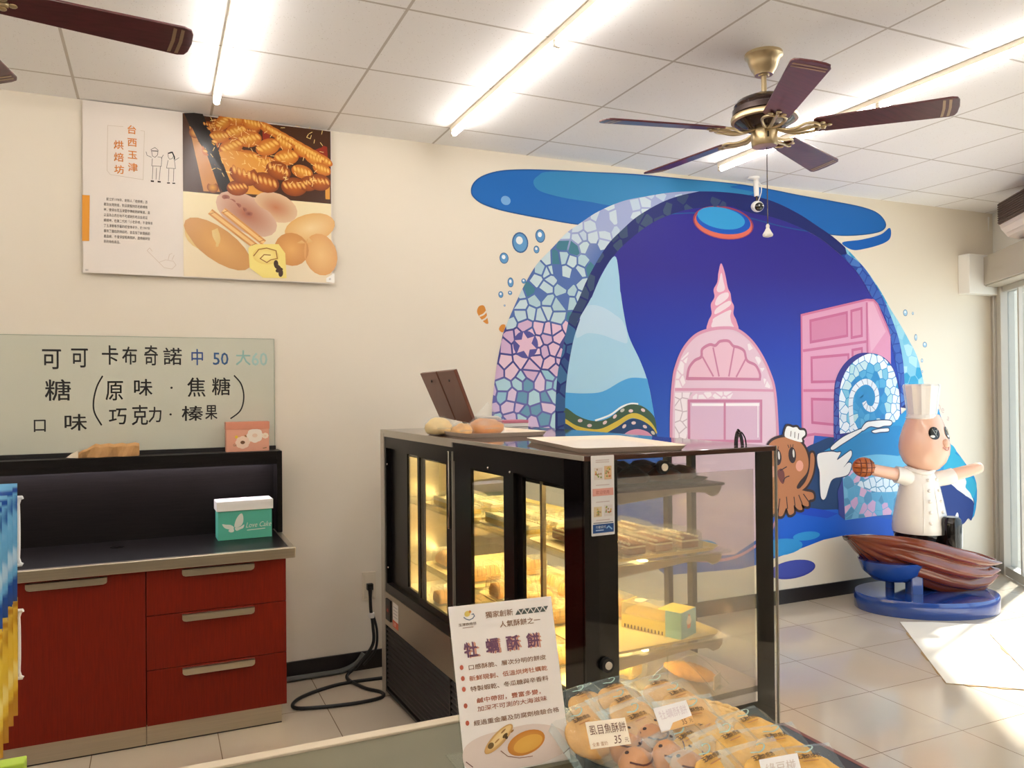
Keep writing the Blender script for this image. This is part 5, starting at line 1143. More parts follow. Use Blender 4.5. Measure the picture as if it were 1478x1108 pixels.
wrapped(667, 622, .048, .045, .032, m_bread, 'small knotted bread in film, middle of the case-top tray')
wrapped(701, 620, .085, .06, .042, m_bun, 'long crumb-topped bread in film gathered to a tall peak', .10)
# tilted brown double board on a stand
B0, B1, T0, T1 = on_plane(CL(0, .35, 0), E2, 634, 602), on_plane(CL(0, .35, 0), E2, 684, 612), on_plane(CL(0, .25, 0), E2, 606, 539), on_plane(CL(0, .25, 0), E2, 655, 534)
t = thing('tilted_board', 'dark brown two-panel tilted screen standing on display case top', 'board', (B0.x, B0.y, HT))
nb = ((B1-B0).cross(T0-B0)).normalized(); nb = nb if nb.x > 0 else -nb
def bq(u, v): return (B0*(1-u)+B1*u)*(1-v)+(T0*(1-u)+T1*u)*v
for (u0, u1) in ((0, .485), (.515, 1)):
    bm = new(); f_ = [bq(u0, 0), bq(u1, 0), bq(u1, 1), bq(u0, 1)]; A = [bm.verts.new(p) for p in f_]; Bv = [bm.verts.new(p+nb*.018) for p in f_]
    bm.faces.new(A); bm.faces.new(Bv[::-1])
    for i in range(4): bm.faces.new((A[i], A[(i+1) % 4], Bv[(i+1) % 4], Bv[i]))
    pn = obj('panel', bm, m_brownboard, t, bevel=.003)
    bm = new(); c = bq(u0+(u1-u0)*.55, .82)-nb*.001; ball(bm, c, (.004, .006, .008), 8, 6); obj('clip_hole', bm, m_fandark, pn)
bm = new(); f_ = [bq(.485, .0), bq(.515, 0), bq(.515, 1), bq(.485, 1)]; A = [bm.verts.new(p+nb*.006) for p in f_]; Bv = [bm.verts.new(p+nb*.014) for p in f_]; bm.faces.new(A); bm.faces.new(Bv[::-1])
for i in range(4): bm.faces.new((A[i], A[(i+1) % 4], Bv[(i+1) % 4], Bv[i]))
obj('hinge', bm, m_fandark, t)
bm = new(); c = bq(.6, .12)+nb*.03; tube(bm, [c, Vector((c.x+.02, c.y, HT+.02)), Vector((c.x+.02, c.y, HT+.002))], .012); cyl(bm, (c.x+.02, c.y, HT+.0005), (c.x+.02, c.y, HT+.008), .06); obj('stand', bm, m_black, t)
c = on_plane(CL(0, .6, 0), E2, 704, 609); t = thing('receipt_printer', 'low grey rounded box behind the breads on the case top', 'printer', (c.x, c.y, HT), CTH)
bm = new(); prism(bm, [(-.09, 0), (.07, 0), (.07, .025), (.06, .045), (.04, .054), (-.09, .054)], (0, -.05, .0005), (1, 0, 0), (0, 0, 1), (0, .12, 0)); local(obj('body', bm, m_greysteel, None, bevel=.006), t)
bm = new(); boxm(bm, (-.06, -.052, .03), (.06, -.049, .035)); local(obj('paper_slot', bm, m_black, None), t)
c = on_plane(CL(0, .66, 0), E2, 735, 613); t = thing('flat_box', 'thin white and pink box behind the bread tray on the case', 'box', (c.x, c.y, HT), CTH)
bm = new(); boxm(bm, (-.07, -.05, .0005), (.09, .05, .02)); local(obj('body', bm, m_white, None, bevel=.002), t); bm = new(); boxm(bm, (-.071, -.051, .0205), (.091, .051, .036)); local(obj('lid', bm, mat('pink_lid', rgb(206, 120, 140), .5), None, bevel=.002, label='pink lid'), t)
c = CL(1.90, .665, 0); t = thing('wire_whisk_loops', 'small black wire loops standing on the front edge of case top', 'wire loops', (c.x, c.y, HT), CTH)
for i, (x0, x1, h_, y) in enumerate(((-.024, .004, .050, 0), (-.014, .014, .056, .006), (-.004, .024, .052, .012), (-.018, .020, .047, -.006))):
    bm = new(); tube(bm, smoothline([(x0, y, 0.0005), (x0+.002, y, h_*.55), ((x0+x1)/2-.003, y, h_), (x1-.004, y, h_*.6), (x1+.002, y, .0005)], 8), .0024, seg=6); local(obj('loop', bm, m_fandark, None, smooth='all'), t)
# ================================================================== CHEF FIGURE IN A SHELL BOAT
C0 = Vector((4.95, -.45, 0)); FX = Vector((.9114, -.4114, 0)); FY = Vector((.4114, .9114, 0))
FM = Matrix((FX, FY, Vector((0, 0, 1)))).transposed().to_4x4(); FM.translation = C0
def fxz(px, py): p = on_plane(C0, FY, px, py); return ((p-C0).dot(FX), p.z)
statue = thing('chef_statue', 'glossy chef figure in brown shell boat on blue disk by the shop window', 'statue', C0)
def fobj(name, bm, m, parent=statue, **k): bm.transform(FM); return obj(name, bm, m, parent, **k)
# base disk
bm = new(); dc = (-.01, -.07); lathe(bm, [(.99, 0), (1.0, .006), (1.0, .100), (.985, .112)], seg=56, c=(dc[0], dc[1], 0), sx=.485, sy=.33); fobj('base_disk', bm, m_blue, smooth=True, label='blue lacquered base disk')
bm = new(); a = fxz(1300, 850); prism(bm, rrect(.085, .10, .012, 3), (a[0]+.045, -.10, .105), (1, 0, 0), (0, 1, 0), (0, 0, .24)); fobj('stem', bm, m_blue, bevel=.004)
bm = new(); cyl(bm, (-.20, .06, .1), (-.20, .06, .30), .03); fobj('stem', bm, m_blue)
bm = new(); lathe(bm, [(.02, .17), (.13, .19), (.20, .25), (.23, .33)], seg=28, c=(-.22, -.02, 0), sx=1.0, sy=.9); fobj('cradle', bm, m_blue, smooth=True, label='blue cradle under the shell')
# shell: rim and keel curves read from the photograph
topc = [(1221, 773), (1246, 771), (1280, 773), (1320, 780), (1350, 788), (1390, 796), (1428, 806)]
botc = [(1221, 776), (1238, 797), (1262, 818), (1292, 832), (1322, 843), (1352, 853), (1385, 858), (1412, 850), (1428, 834)]
T_ = [fxz(*p) for p in topc]; Bq = [fxz(*p) for p in botc]
def interp(L, x):
    for a, b in zip(L, L[1:]):
        if a[0] <= x <= b[0]: return a[1]+(b[1]-a[1])*(x-a[0])/(b[0]-a[0])
    return L[0][1] if x < L[0][0] else L[-1][1]
x0, x1 = T_[0][0], T_[-1][0]; NS, NA = 56, 136; bm = new(); rr = []
for i in range(NS+1):
    u = i/NS; x = x0+(x1-x0)*(.5-.5*math.cos(PI*u)); s = (x-x0)/(x1-x0)
    zt, zb = interp(T_, x), interp(Bq, x); Bw = max(.004, .27*(math.sin(PI*min(1, s*.92+.03)))**.6)
    ring = []
    for k in range(NA):
        a = 2*PI*k/NA
        if k <= NA/2:                                    # outer shell, front rim -> keel -> back rim
            c_, s_ = math.cos(a), math.sin(a); amp = .15*min(1, s*2.2+.25)
            rd = 1+amp*(abs(math.sin(8.5*a))-.6)
            y = -Bw*c_*rd; z = zt-(zt-zb)*s_*rd+.17*(-y)
            xx = x+(.09*s**4)*(abs(math.sin(8.5*a))-.6)*(1 if s > .5 else 0)
        else:                                            # inside floor
            b_ = (a-PI)/PI; y = Bw*.93*math.cos(b_*PI); z = zt-.035*math.sin(b_*PI)+.17*(-y); xx = x
        ring.append((xx, y, z))
    rr.append(ring)
rings(bm, rr); fobj('shell_boat', bm, m_ship, smooth='all', label='ridged brown lacquered shell')
# chef
KS = .92
def lath(P, name, m, c, par=statue, seg=32, sx=1, sy=1, **k): bm = new(); lathe(bm, P, seg=seg, c=c, sx=sx*KS, sy=sy*KS); return fobj(name, bm, m, par, smooth=True, **k)
bxx = (fxz(1327, 700)[0], 0.0, 0)
lath([(.155, .40), (.178, .45), (.19, .53), (.188, .545)], 'trousers', m_blackgloss, bxx, label='black trousers')
coat = lath([(.15, .515), (.196, .52), (.199, .56), (.186, .64), (.165, .74), (.145, .83), (.125, .90), (.098, .95), (.08, .965)], 'coat', m_whitegloss, bxx, label='white double-breasted chef coat')
hx = fxz(1334, 645)[0]
head = lath([(.05, .935), (.105, .965), (.150, 1.01), (.177, 1.07), (.183, 1.12), (.174, 1.18), (.152, 1.25), (.128, 1.31), (.108, 1.345), (.06, 1.36)], 'head', m_skin, (hx, 0, 0), sy=.95, label='egg-shaped painted head')
bm = new(); tube(bm, [(bxx[0]+.090*math.cos(2*PI*i/24), -.005+.090*math.sin(2*PI*i/24), .955+.014*math.cos(2*PI*i/24*2)) for i in range(25)], .016, seg=8); fobj('collar', bm, m_whitegloss, coat, smooth='all')
# hat: pleated, slightly flared
bm = new(); hc = fxz(1331, 600); mtx = Matrix.Translation((hx-.012, 0, 0))
rr = []
for r, z, pl in ((.104, 1.315, 0), (.108, 1.325, 0), (.106, 1.345, 0), (.104, 1.35, 1), (.114, 1.43, 1), (.127, 1.53, 1), (.131, 1.55, 1), (.124, 1.562, 1), (.06, 1.565, 0)):
    rr.append([((r*KS*(1-.05*pl*(i % 2)))*math.cos(2*PI*i/24)+hx-.014, (r*(1-.05*pl*(i % 2)))*math.sin(2*PI*i/24), z) for i in range(24)])
rings(bm, rr); fobj('hat', bm, m_whitegloss, head, label='tall pleated white chef hat')
bm = new(); tube(bm, [(hx-.014+.100*math.cos(2*PI*i/32), .100*math.sin(2*PI*i/32), 1.325) for i in range(33)], .007, seg=6); fobj('hat_band', bm, m_whitegloss, head, smooth='all')
# face turned to the right of the picture: features on the head surface at angle th from the camera-facing side
def hpt(th, z, out=0.0):
    prof = [(.105, .965), (.150, 1.01), (.177, 1.07), (.183, 1.12), (.174, 1.18), (.152, 1.25), (.128, 1.31)]
    r = prof[0][0]
    for (ra, za), (rb, zb_) in zip(prof, prof[1:]):
        if za <= z <= zb_: r = ra+(rb-ra)*(z-za)/(zb_-za)
    r = r*KS+out; return Vector((hx+r*math.sin(th), -r*.95*math.cos(th), z))
def disc(th, z, rx, rz_, out):
    bm = new(); vs = []; c = bm.verts.new(hpt(th, z, out+.003))
    for k in range(20):
        a = 2*PI*k/20; dz = rz_*math.sin(a); vs.append(bm.verts.new(hpt(th+rx*math.cos(a)/.16, z+dz, out)))
    for k in range(20): bm.faces.new((c, vs[k], vs[(k+1) % 20]))
    return bm
for th, nm in ((-.02, 'left'), (.86, 'right')):
    e = fobj('eye', disc(th, 1.222, .041, .044, .003), m_blackgloss, head, smooth='all', label='large black round eye')
    fobj('eye_glint', disc(th-.10, 1.200, .016, .009, .007), m_white, e)
    bm = new(); tube(bm, [hpt(th-.08, 1.25, .007), hpt(th+.10, 1.195, .007)], .0018, seg=5); tube(bm, [hpt(th+.02, 1.24, .007), hpt(th+.14, 1.236, .007)], .0018, seg=5); tube(bm, [hpt(th+.045, 1.212, .007), hpt(th+.16, 1.25, .007)], .0018, seg=5); fobj('eye_lines', bm, m_alu, e)
bm = new(); ball(bm, hpt(.48, 1.15, .004), (.026, .02, .032), 14, 8); fobj('snout', bm, m_skin, head, smooth='all')
bm = new(); tube(bm, smoothline([hpt(.30, 1.125, .006), hpt(.38, 1.108, .012), hpt(.48, 1.105, .016), hpt(.60, 1.125, .008)], 5), .004, seg=6); fobj('mouth', bm, mat('lip_pink', rgb(206, 140, 124), .3), head)
# arms
def arm(P, R, name, m, par, **k): bm = new(); tube(bm, smoothline(P, 6), [R[0]+(R[-1]-R[0])*i/(6*(len(P)-1)) if not callable(R) else R(i/(6*(len(P)-1))) for i in range(6*(len(P)-1)+1)], seg=18); return fobj(name, bm, m, par, smooth=True, **k)
sh = fxz(1312, 690); el = fxz(1292, 684); ha = fxz(1258, 677)
arm([(sh[0]+.02, -.02, sh[1]-.02), (fxz(1300, 686)[0], -.03, fxz(1300, 686)[1]), (fxz(1290, 684)[0], -.03, fxz(1290, 684)[1])], [.062, .060], 'sleeve', m_whitegloss, coat)
arm([(fxz(1291, 684)[0], -.03, fxz(1291, 684)[1]), (fxz(1272, 680)[0], -.035, fxz(1272, 680)[1]), (fxz(1252, 676)[0], -.04, fxz(1252, 676)[1])], [.046, .040], 'arm', m_skin, statue, label='outstretched arm holding the bun')
arm([(fxz(1342, 692)[0], -.01, fxz(1342, 692)[1]), (fxz(1362, 688)[0], -.03, fxz(1362, 688)[1]), (fxz(1372, 685)[0], -.03, fxz(1372, 685)[1])], [.056, .054], 'sleeve', m_whitegloss, coat)
arm([(fxz(1371, 685)[0], -.03, fxz(1371, 685)[1]), (fxz(1392, 679)[0], -.035, fxz(1392, 679)[1]), (fxz(1408, 674)[0], -.04, fxz(1408, 674)[1]), (fxz(1413, 673)[0], -.04, fxz(1413, 673)[1])], lambda u: .046*(1-.25*u)*max(.12, math.sqrt(max(0, 1-u**6))), 'arm', m_skin, statue, label='free outstretched arm')
bm = new(); b = fxz(1242, 673)
ball(bm, (b[0], -.05, b[1]), (.079, .055, .070), 28, 18); fobj('bun', bm, m_bungrid, smooth='all', label='glazed melon bun with scored grid')
bm = new()
for s in (-.036, .0, .036):
    for ax in (0, 1):
        P = []
        for i in range(13):
            v = (i-6)/6*.95; q = s/.079
            k = math.sqrt(max(0, 1-q*q)); uu, vv = (q, v*k) if ax == 0 else (v*k, q); d = math.sqrt(max(0, 1-uu*uu-vv*vv)); P.append((b[0]+uu*.08, -.05-d*.0555, b[1]+vv*.071))
        tube(bm, P, .0035, seg=5)
fobj('score_lines', bm, mat('dark_caramel', rgb(112, 48, 18), .35), smooth='all')
# coat front seam and ten buttons
def cpt(th, z, out=0):
    prof = [(.199, .56), (.186, .64), (.165, .74), (.145, .83), (.125, .90), (.098, .95)]
    r = prof[0][0]
    for (ra, za), (rb, zb_) in zip(prof, prof[1:]):
        if za <= z <= zb_: r = ra+(rb-ra)*(z-za)/(zb_-za)
    r = r*KS+out; return Vector((bxx[0]+r*math.sin(th), -r*math.cos(th), z))
for i in range(5):
    for th in (.02+.02*i*0, .62):
        z = .895-i*.073; bm = new(); ball(bm, cpt(th-.05*i*.5, z, .003), (.013, .010, .012), 12, 8); fobj('button', bm, m_whitegloss, coat, smooth='all')
bm = new(); tube(bm, smoothline([cpt(-.30, .935, .001), cpt(-.30, .80, .001), cpt(-.32, .66, .001), cpt(-.36, .54, .001)], 8), .003, seg=6); tube(bm, smoothline([cpt(.30, .93, .001), cpt(.30, .80, .001), cpt(.26, .62, .001)], 8), .002, seg=6); fobj('seam', bm, m_whitegloss, coat)
# black canister with chrome foot beside the figure
cx, cz = fxz(1354, 768); zb0 = fxz(1354, 796)[1]; zt0 = fxz(1354, 740)[1]
t = thing('spotlight', 'black cylindrical spotlight with chrome foot standing in the shell boat', 'spotlight', FM @ Vector((cx, -.17, zb0)))
bm = new(); lathe(bm, [(.064, zb0+.05), (.066, zb0+.07), (.066, zt0-.05), (.060, zt0-.015), (.045, zt0)], c=(cx, -.17, 0), seg=28); fobj('body', bm, m_blackgloss, t, smooth=True)
bm = new(); lathe(bm, [(.060, zb0+.0), (.068, zb0+.012), (.068, zb0+.03), (.063, zb0+.052)], c=(cx, -.17, 0), seg=28); cyl(bm, (cx+.07, -.14, zb0+.06), (cx+.07, -.14, zt0-.07), .022); fobj('chrome_foot', bm, m_chrome, t, smooth=True)
bm = new(); box(bm, (cx-.10, -.19, zb0+.03), (.07, .06, .045)); fobj('bracket', bm, m_chrome, t, bevel=.01)
# ------------------------------------------------------------------ cardboard sheets lying in the sun
def sheet(P, z, label):
    Q = [atz(z, *p) if isinstance(p, tuple) and len(p) == 2 and p[0] > 100 else Vector((p[0], p[1], z)) for p in P]
    c = sum((q for q in Q), Vector())/len(Q); t = thing('cardboard_sheet', label, 'cardboard', (c.x, c.y, z-.005))
    bm = new(); prism(bm, [(q.x, q.y) for q in Q], (0, 0, z-.003), (1, 0, 0), (0, 1, 0), (0, 0, .003)); obj('face', bm, m_cardboard, t)
    edge = [q for q in Q]; bm = new(); rnd = random.Random(4); pts = []
    for a, b in zip(edge, edge[1:]+edge[:1]):
        for k in range(14): p = a.lerp(b, k/14); d = rnd.uniform(-.008, .016); n = (p-c).normalized(); pts.append((p.x+n.x*d, p.y+n.y*d))
    prism(bm, pts, (0, 0, z-.0055), (1, 0, 0), (0, 1, 0), (0, 0, .0024)); obj('torn_layer', bm, m_cardedge, t); return t
sheet([(1299, 897), (1330, 938), (1366, 985), (1478, 994), (4.35, -2.30), (5.05, -1.35), (5.0, -1.02), (4.78, -.90), (4.62, -.78)], .006, 'large flattened cardboard sheet on the sunlit floor in front of the blue disk')
sheet([(1428, 913), (1478, 966), (4.42, -1.85), (4.95, -1.62), (5.20, -1.2)], .013, 'smaller cardboard sheet overlapping the large one near the shop window')
# ================================================================== FRONT COUNTER, SIGN, BASKETS, PACKETS
t = thing('low_counter', 'grey-green low counter with pale back edge at the front of view', 'counter', (-.3, -2.92, 0))
bm = new(); boxm(bm, (-1.5, -3.06, .838), (.725, -2.80, .848)); obj('top', bm, m_ctop, t)
bm = new(); boxm(bm, (-1.5, -2.80, .80), (.725, -2.772, .853)); obj('back_edge', bm, m_ctrim, t, bevel=.002)
bm = new(); boxm(bm, (-1.5, -3.05, 0), (.72, -2.80, .838)); obj('body', bm, m_ctop, t)
t = thing('display_table', 'black-topped display table with red-brown edge carrying the baskets', 'table', (1.05, -3.3, 0))
bm = new(); boxm(bm, (.76, -3.75, .70), (1.40, -2.872, .720)); obj('top', bm, m_black, t)
bm = new(); boxm(bm, (.755, -2.872, .690), (1.405, -2.862, .7205)); boxm(bm, (1.40, -3.75, .690), (1.412, -2.862, .7205)); obj('edge', bm, mat('red_brown_edge', rgb(120, 66, 52), .4), t)
for (x, y) in ((.79, -3.70), (1.37, -3.70), (.79, -2.91), (1.37, -2.91)):
    bm = new(); boxm(bm, (x-.02, y-.02, 0), (x+.02, y+.02, .70)); obj('leg', bm, m_black, t)
t = thing('display_riser', 'black display step under the two baskets', 'riser', (.97, -3.2, .7205))
bm = new(); boxm(bm, (.80, -3.50, .7205), (1.09, -2.95, .795)); obj('step', bm, m_black, t)
# ------------------------------------------------------------------ acrylic sign
bl = Vector((.507, -3.035, .849)); br_ = Vector((.713, -3.050, .849)); tl = aty(-2.985, 647, 876); tr = aty(-3.0, 795, 858)
ux = (br_-bl).normalized(); uy = ((tl-bl)-(tl-bl).dot(ux)*ux).normalized(); SWd = .207; SHt = (tl-bl).dot(uy); nrm = ux.cross(uy)
shear = (tl-bl).dot(ux)/SHt
t = thing('table_sign', 'white acrylic table sign advertising pastry with two pastries pictured', 'sign', bl+ux*.1)
def sfr(u, v, h): return bl+ux*(u+shear*v)+uy*v+nrm*h
def slabq(name, m, u0, u1, v0, v1, h0, h1, par=t, **k):
    bm = new(); A = [bm.verts.new(sfr(u, v, h0)) for u, v in ((u0, v0), (u1, v0), (u1, v1), (u0, v1))]; B2 = [bm.verts.new(sfr(u, v, h1)) for u, v in ((u0, v0), (u1, v0), (u1, v1), (u0, v1))]
    bm.faces.new(A[::-1]); bm.faces.new(B2)
    for i in range(4): bm.faces.new((A[i], A[(i+1) % 4], B2[(i+1) % 4], B2[i]))
    return obj(name, bm, m, par, **k)
slabq('sheet', mat('sign_paper', rgb(252, 246, 238), .4), 0, SWd, 0, SHt, -.002, 0); slabq('acrylic_back', m_acrylic, -.002, SWd+.002, -.0, SHt+.003, -.006, -.0025)
bm = new(); fo_ = bl+Vector((0, .015, 0)); prism(bm, [(-.004, -.004), (.211, -.02), (.211, .085), (-.004, .10)], (bl.x, bl.y, .849), (1, 0, 0), (0, 1, 0), (0, 0, .003)); obj('acrylic_foot', bm, m_acrylic, t)
# sign print. zoom crops: A = (640,850)-(830,1000) scale 190/1403 ; B = (640,980)-(830,1108) scale 190/1478
def sq(px, py):
    p = on_plane(bl, nrm, px, py); d = p-bl; v = d.dot(uy); return (d.dot(ux)-shear*v, v)
def SA(u, v): return sq(640+u*190/1403, 850+v*150/1108)
def SB(u, v): return sq(640+u*190/1478, 980+v*128/996)
ink = Ink(sfr, .0004, .00012)
br1, pur, red, gry = rgb(150, 112, 84), rgb(126, 88, 112), rgb(206, 108, 84), rgb(96, 104, 98)
def line(s, p0, p1, size, col, bold=0.0, layer=1, f=SA):
    a, b = f(*p0), f(*p1); L = math.dist(a, b); ink.text(s, a[0], a[1], size, col, layer, sx=L/(size*len(s)), rot=math.atan2(b[1]-a[1], b[0]-a[0]), bold=bold)
line('獨家創新', (448, 305), (745, 270), .0125, br1, .0002); line('人氣酥餅之一', (600, 405), (1035, 350), .0125, br1, .0002)
for k in range(5):
    a, b, c = SA(765+k*66, 275-k*8), SA(825+k*66, 268-k*8), SA(792+k*66, 222-k*8); ink.fill([a, b, c], gry, 1); a2, b2, c2 = SA(800+k*66, 215-k*8), SA(850+k*66, 208-k*8), SA(828+k*66, 256-k*8); ink.fill([a2, b2, c2], gry, 1)
for (ch, u, v) in (('牡', 222, 735), ('蠣', 452, 690), ('酥', 672, 660), ('餅', 890, 630)):
    a = SA(u+22, v-8); ink.text(ch, a[0], a[1], .0285, rgb(222, 164, 138), 1, bold=.0010, rot=.02, sx=.95); a = SA(u, v-12); ink.text(ch, a[0], a[1], .0285, pur, 3, bold=.0009, rot=.02, sx=.95)
line('口感酥脆、層次分明的餅皮', (262, 860), (1095, 742), .0098, br1, .00015); line('新鮮現剝、低溫烘烤牡蠣乾', (275, 978), (1110, 858), .0098, rgb(196, 120, 84), .00015); line('特製蝦乾、冬瓜糖與辛香料', (287, 1090), (1120, 966), .0098, br1, .00015)
line('鹹中帶甜，豐富多變，', (372, 265), (1140, 150), .0098, rgb(190, 112, 82), .00015, 1, SB); line('加深不可測的大海滋味', (382, 360), (1165, 232), .0098, rgb(176, 112, 84), .00015, 1, SB)
line('經過重金屬及防腐劑檢驗合格', (340, 520), (1300, 358), .0098, br1, .00015, 1, SB)
for f, u, v in ((SA, 193, 835), (SA, 206, 952), (SA, 217, 1067), (SB, 248, 298), (SB, 268, 492)): c = f(u, v); ink.blob(c, .0036, .0044, red, None, 1)
c = SA(255, 268); ink.blob((c[0], c[1]+.001), .006, .005, rgb(232, 206, 110), None, 1, .5); c = SA(282, 240); ink.blob(c, .0025, .0025, rgb(224, 150, 70), None, 2)
ink.stroke([SA(*p) for p in ((215, 300), (240, 318), (275, 328), (310, 312), (330, 285), (318, 262), (300, 270))], .0016, rgb(96, 116, 140), 2); line('玉津烘焙坊', (160, 398), (352, 372), .0055, rgb(120, 96, 70), .0001); ink.stroke([SA(205, 415), SA(318, 402)], .001, br1, 1)
pl_ = [SB(250, 985), SB(215, 850), SB(260, 740), SB(420, 640), SB(700, 560), SB(1000, 500), SB(1250, 530), SB(1390, 620), SB(1420, 760), SB(1340, 830), SB(1000, 985), SB(700, 1040), SB(400, 1030)]
ink.fill([(p.x, p.y) for p in smoothline([(a, b, 0) for a, b in pl_], 4, True) if p.y > .001], rgb(236, 220, 208), 1)
def blobB(u, v, rx, ry, rot, c1, c2, layer): c = SB(u, v); ink.blob(c, rx, ry, c1, c2, layer, rot, 26)
blobB(930, 710, .0385, .0205, .20, rgb(234, 176, 84), rgb(214, 140, 62), 3); blobB(950, 720, .030, .014, .2, rgb(240, 190, 92), rgb(236, 180, 84), 4)
blobB(620, 668, .036, .0115, .62, rgb(240, 208, 140), rgb(214, 168, 104), 5); blobB(630, 650, .030, .0075, .62, rgb(246, 222, 164), rgb(240, 208, 140), 6)
for (u, v, a, b, c) in ((530, 745, .0065, .0050, rgb(132, 104, 62)), (690, 630, .006, .003, rgb(110, 86, 50)), (670, 580, .006, .0016, rgb(170, 126, 74)), (770, 580, .004, .0016, rgb(170, 126, 74)), (600, 690, .006, .0014, rgb(190, 140, 80)), (705, 650, .003, .003, rgb(92, 72, 44))): blobB(u, v, a, b, .6, c, c, 7)
ink.stroke([SB(640, 800), SB(720, 862), SB(850, 880), SB(1000, 860)], .0012, rgb(140, 84, 50), 8)
ink.stroke([SB(250, 925), SB(330, 985)], .0016, rgb(120, 74, 66), 8); ink.stroke([SB(1345, 830), SB(1415, 765)], .0016, rgb(120, 74, 66), 8)
ink.build('print', m_print, t)
# ------------------------------------------------------------------ baskets
def basket(c, rx, ry, rz, label):
    t = thing('oval_basket', label, 'basket', c, rz, 'pale wooden oval baskets')
    bm = new(); prof = [(.62, .0005), (.74, .004), (.90, .026), (.97, .048), (1.0, .052), (.97, .054), (.94, .048), (.87, .030), (.72, .010), (.3, .008)]
    lathe(bm, prof, seg=56, sx=rx, sy=ry, wob=lambda a, z: 1+.006*math.sin(a*28)); local(obj('bowl', bm, m_wood_tray, None, smooth='all'), t)
    bm = new()
    for ph in (0, PI): tube(bm, [(rx*math.cos(a)*(1+.006*math.cos(a*20+ph)), ry*math.sin(a)*(1+.006*math.cos(a*20+ph)), .052+.003*math.sin(a*20+ph)) for a in [2*PI*i/160 for i in range(161)]], .0045, seg=7)
    local(obj('rim', bm, m_wood_tray, None, smooth='all'), t); return t
basket((.945, -2.985, .7955), .205, .138, math.radians(-14), 'oval wooden basket of pale pastries nearer the display case')
basket((.925, -3.325, .7955), .235, .138, math.radians(-14), 'oval wooden basket of smiling buns and yellow pastries at the bottom edge')
# ------------------------------------------------------------------ wrapped pastries
def packet(kind, label, group):
    t = thing('wrapped_pastry' if kind != 'bun' else 'smiling_bun', label, 'pastry', (0, 0, 0), 0, group)
    m = {'pale': m_pastry, 'yellow': m_pastryyellow, 'bun': m_bun}[kind]; S = .066 if kind != 'bun' else .05
    bm = new(); r = .054 if kind != 'bun' else .042; hh = .0115 if kind != 'bun' else .02
    ball(bm, (0, -.006, hh+.001), (r, r*.84, hh), 26, 14)
    for v in bm.verts:
        n = noise.noise(v.co*42+Vector((len(label), 0, 0))); n2 = noise.noise(v.co*110); v.co.z = max(.001, v.co.z*(1+.16*n+.10*n2)); v.co.x *= 1+.09*n; v.co.y *= 1+.07*n2
    local(obj('pastry', bm, m, None, smooth='all'), t)
    N = 16; bm = new()
    def hgt(x, y): 
        a, b = x/S, y/S; k = max(0, (1-abs(a)**3.0))*max(0, (1-abs(b)**3.0)); cr = noise.noise(Vector((x*60, y*60, 3)))*.0022+noise.noise(Vector((x*150, y*30, 5)))*.0012*(1+2*abs(b))
        return hh*2.12*k**.55+.002+cr*(.3+.7*k)
    top = [[bm.verts.new((x, y, hgt(x, y))) for x in [S*(2*i/N-1) for i in range(N+1)]] for y in [S*1.05*(2*j/N-1) for j in range(N+1)]]
    for v in bm.verts: v.co.z = max(.0008, v.co.z)
    bm2 = new(); vm = {}
    for j in range(N):
        for i in range(N):
            q = (top[j][i], top[j][i+1], top[j+1][i+1], top[j+1][i])
            if kind != 'bun' and (i < 1 or i >= N-1 or j < 1 or j >= N-2):
                bm2.faces.new([vm.setdefault(v, None) or vm.__setitem__(v, bm2.verts.new(v.co)) or vm[v] for v in q])
            else: bm.faces.new(q)
    for v in [v for v in bm.verts if not v.link_faces]: bm.verts.remove(v)
    local(obj('pouch', bm, m_pouch if kind != 'bun' else m_film, None, smooth='all', label='clear pouch'), t)
    if kind != 'bun': local(obj('sealed_margin', bm2, m_seal, None, smooth='all', label='teal-tinted sealed margin'), t)
    else: bm2.free()
    ink = Ink(lambda u, v, h: Vector((u, v, hgt(u, v)+.0006+h)))
    if kind != 'bun':
        dkb = rgb(74, 52, 30)
        for i, ch in enumerate('玉津烘焙坊'): ink.text(ch, -.026+i*.0092, .024, .0105 if i < 2 else .009, dkb, 1, bold=.0003)
        ink.stroke([(-.018, .017), (.012, .018)], .0022, rgb(180, 120, 60), 1); ink.stroke([(p.x, p.y) for p in smoothline([(-.020, .040, 0), (-.004, .036, 0), (.010, .041, 0), (.018, .050, 0), (.010, .054, 0), (.004, .050, 0)], 5)], .0026, rgb(150, 176, 160), 1)
        pass
    else:
        ink.stroke([(p.x, p.y) for p in smoothline([(-.030, .002, 0), (-.014, -.010, 0), (.006, -.012, 0), (.022, -.002, 0), (.030, .010, 0)], 5)], .0034, rgb(84, 40, 24), 1); ink.blob((-.026, .018), .0036, .0028, rgb(50, 26, 18), None, 1); ink.blob((.010, .024), .0036, .0028, rgb(50, 26, 18), None, 1)
    p = ink.build('print', m_print, None, 'printed brand lettering' if kind != 'bun' else 'drawn smile and eyes'); local(p, t); return t
def put(o, px, py, z, tilt, yaw, roll=0.0, dy=14): o.location = atz(z, px, py+dy); o.rotation_euler = (math.radians(tilt), math.radians(roll), math.radians(yaw)); return o
pale = packet('pale', 'x', 'pale pastries in the basket by the display case')
first = True
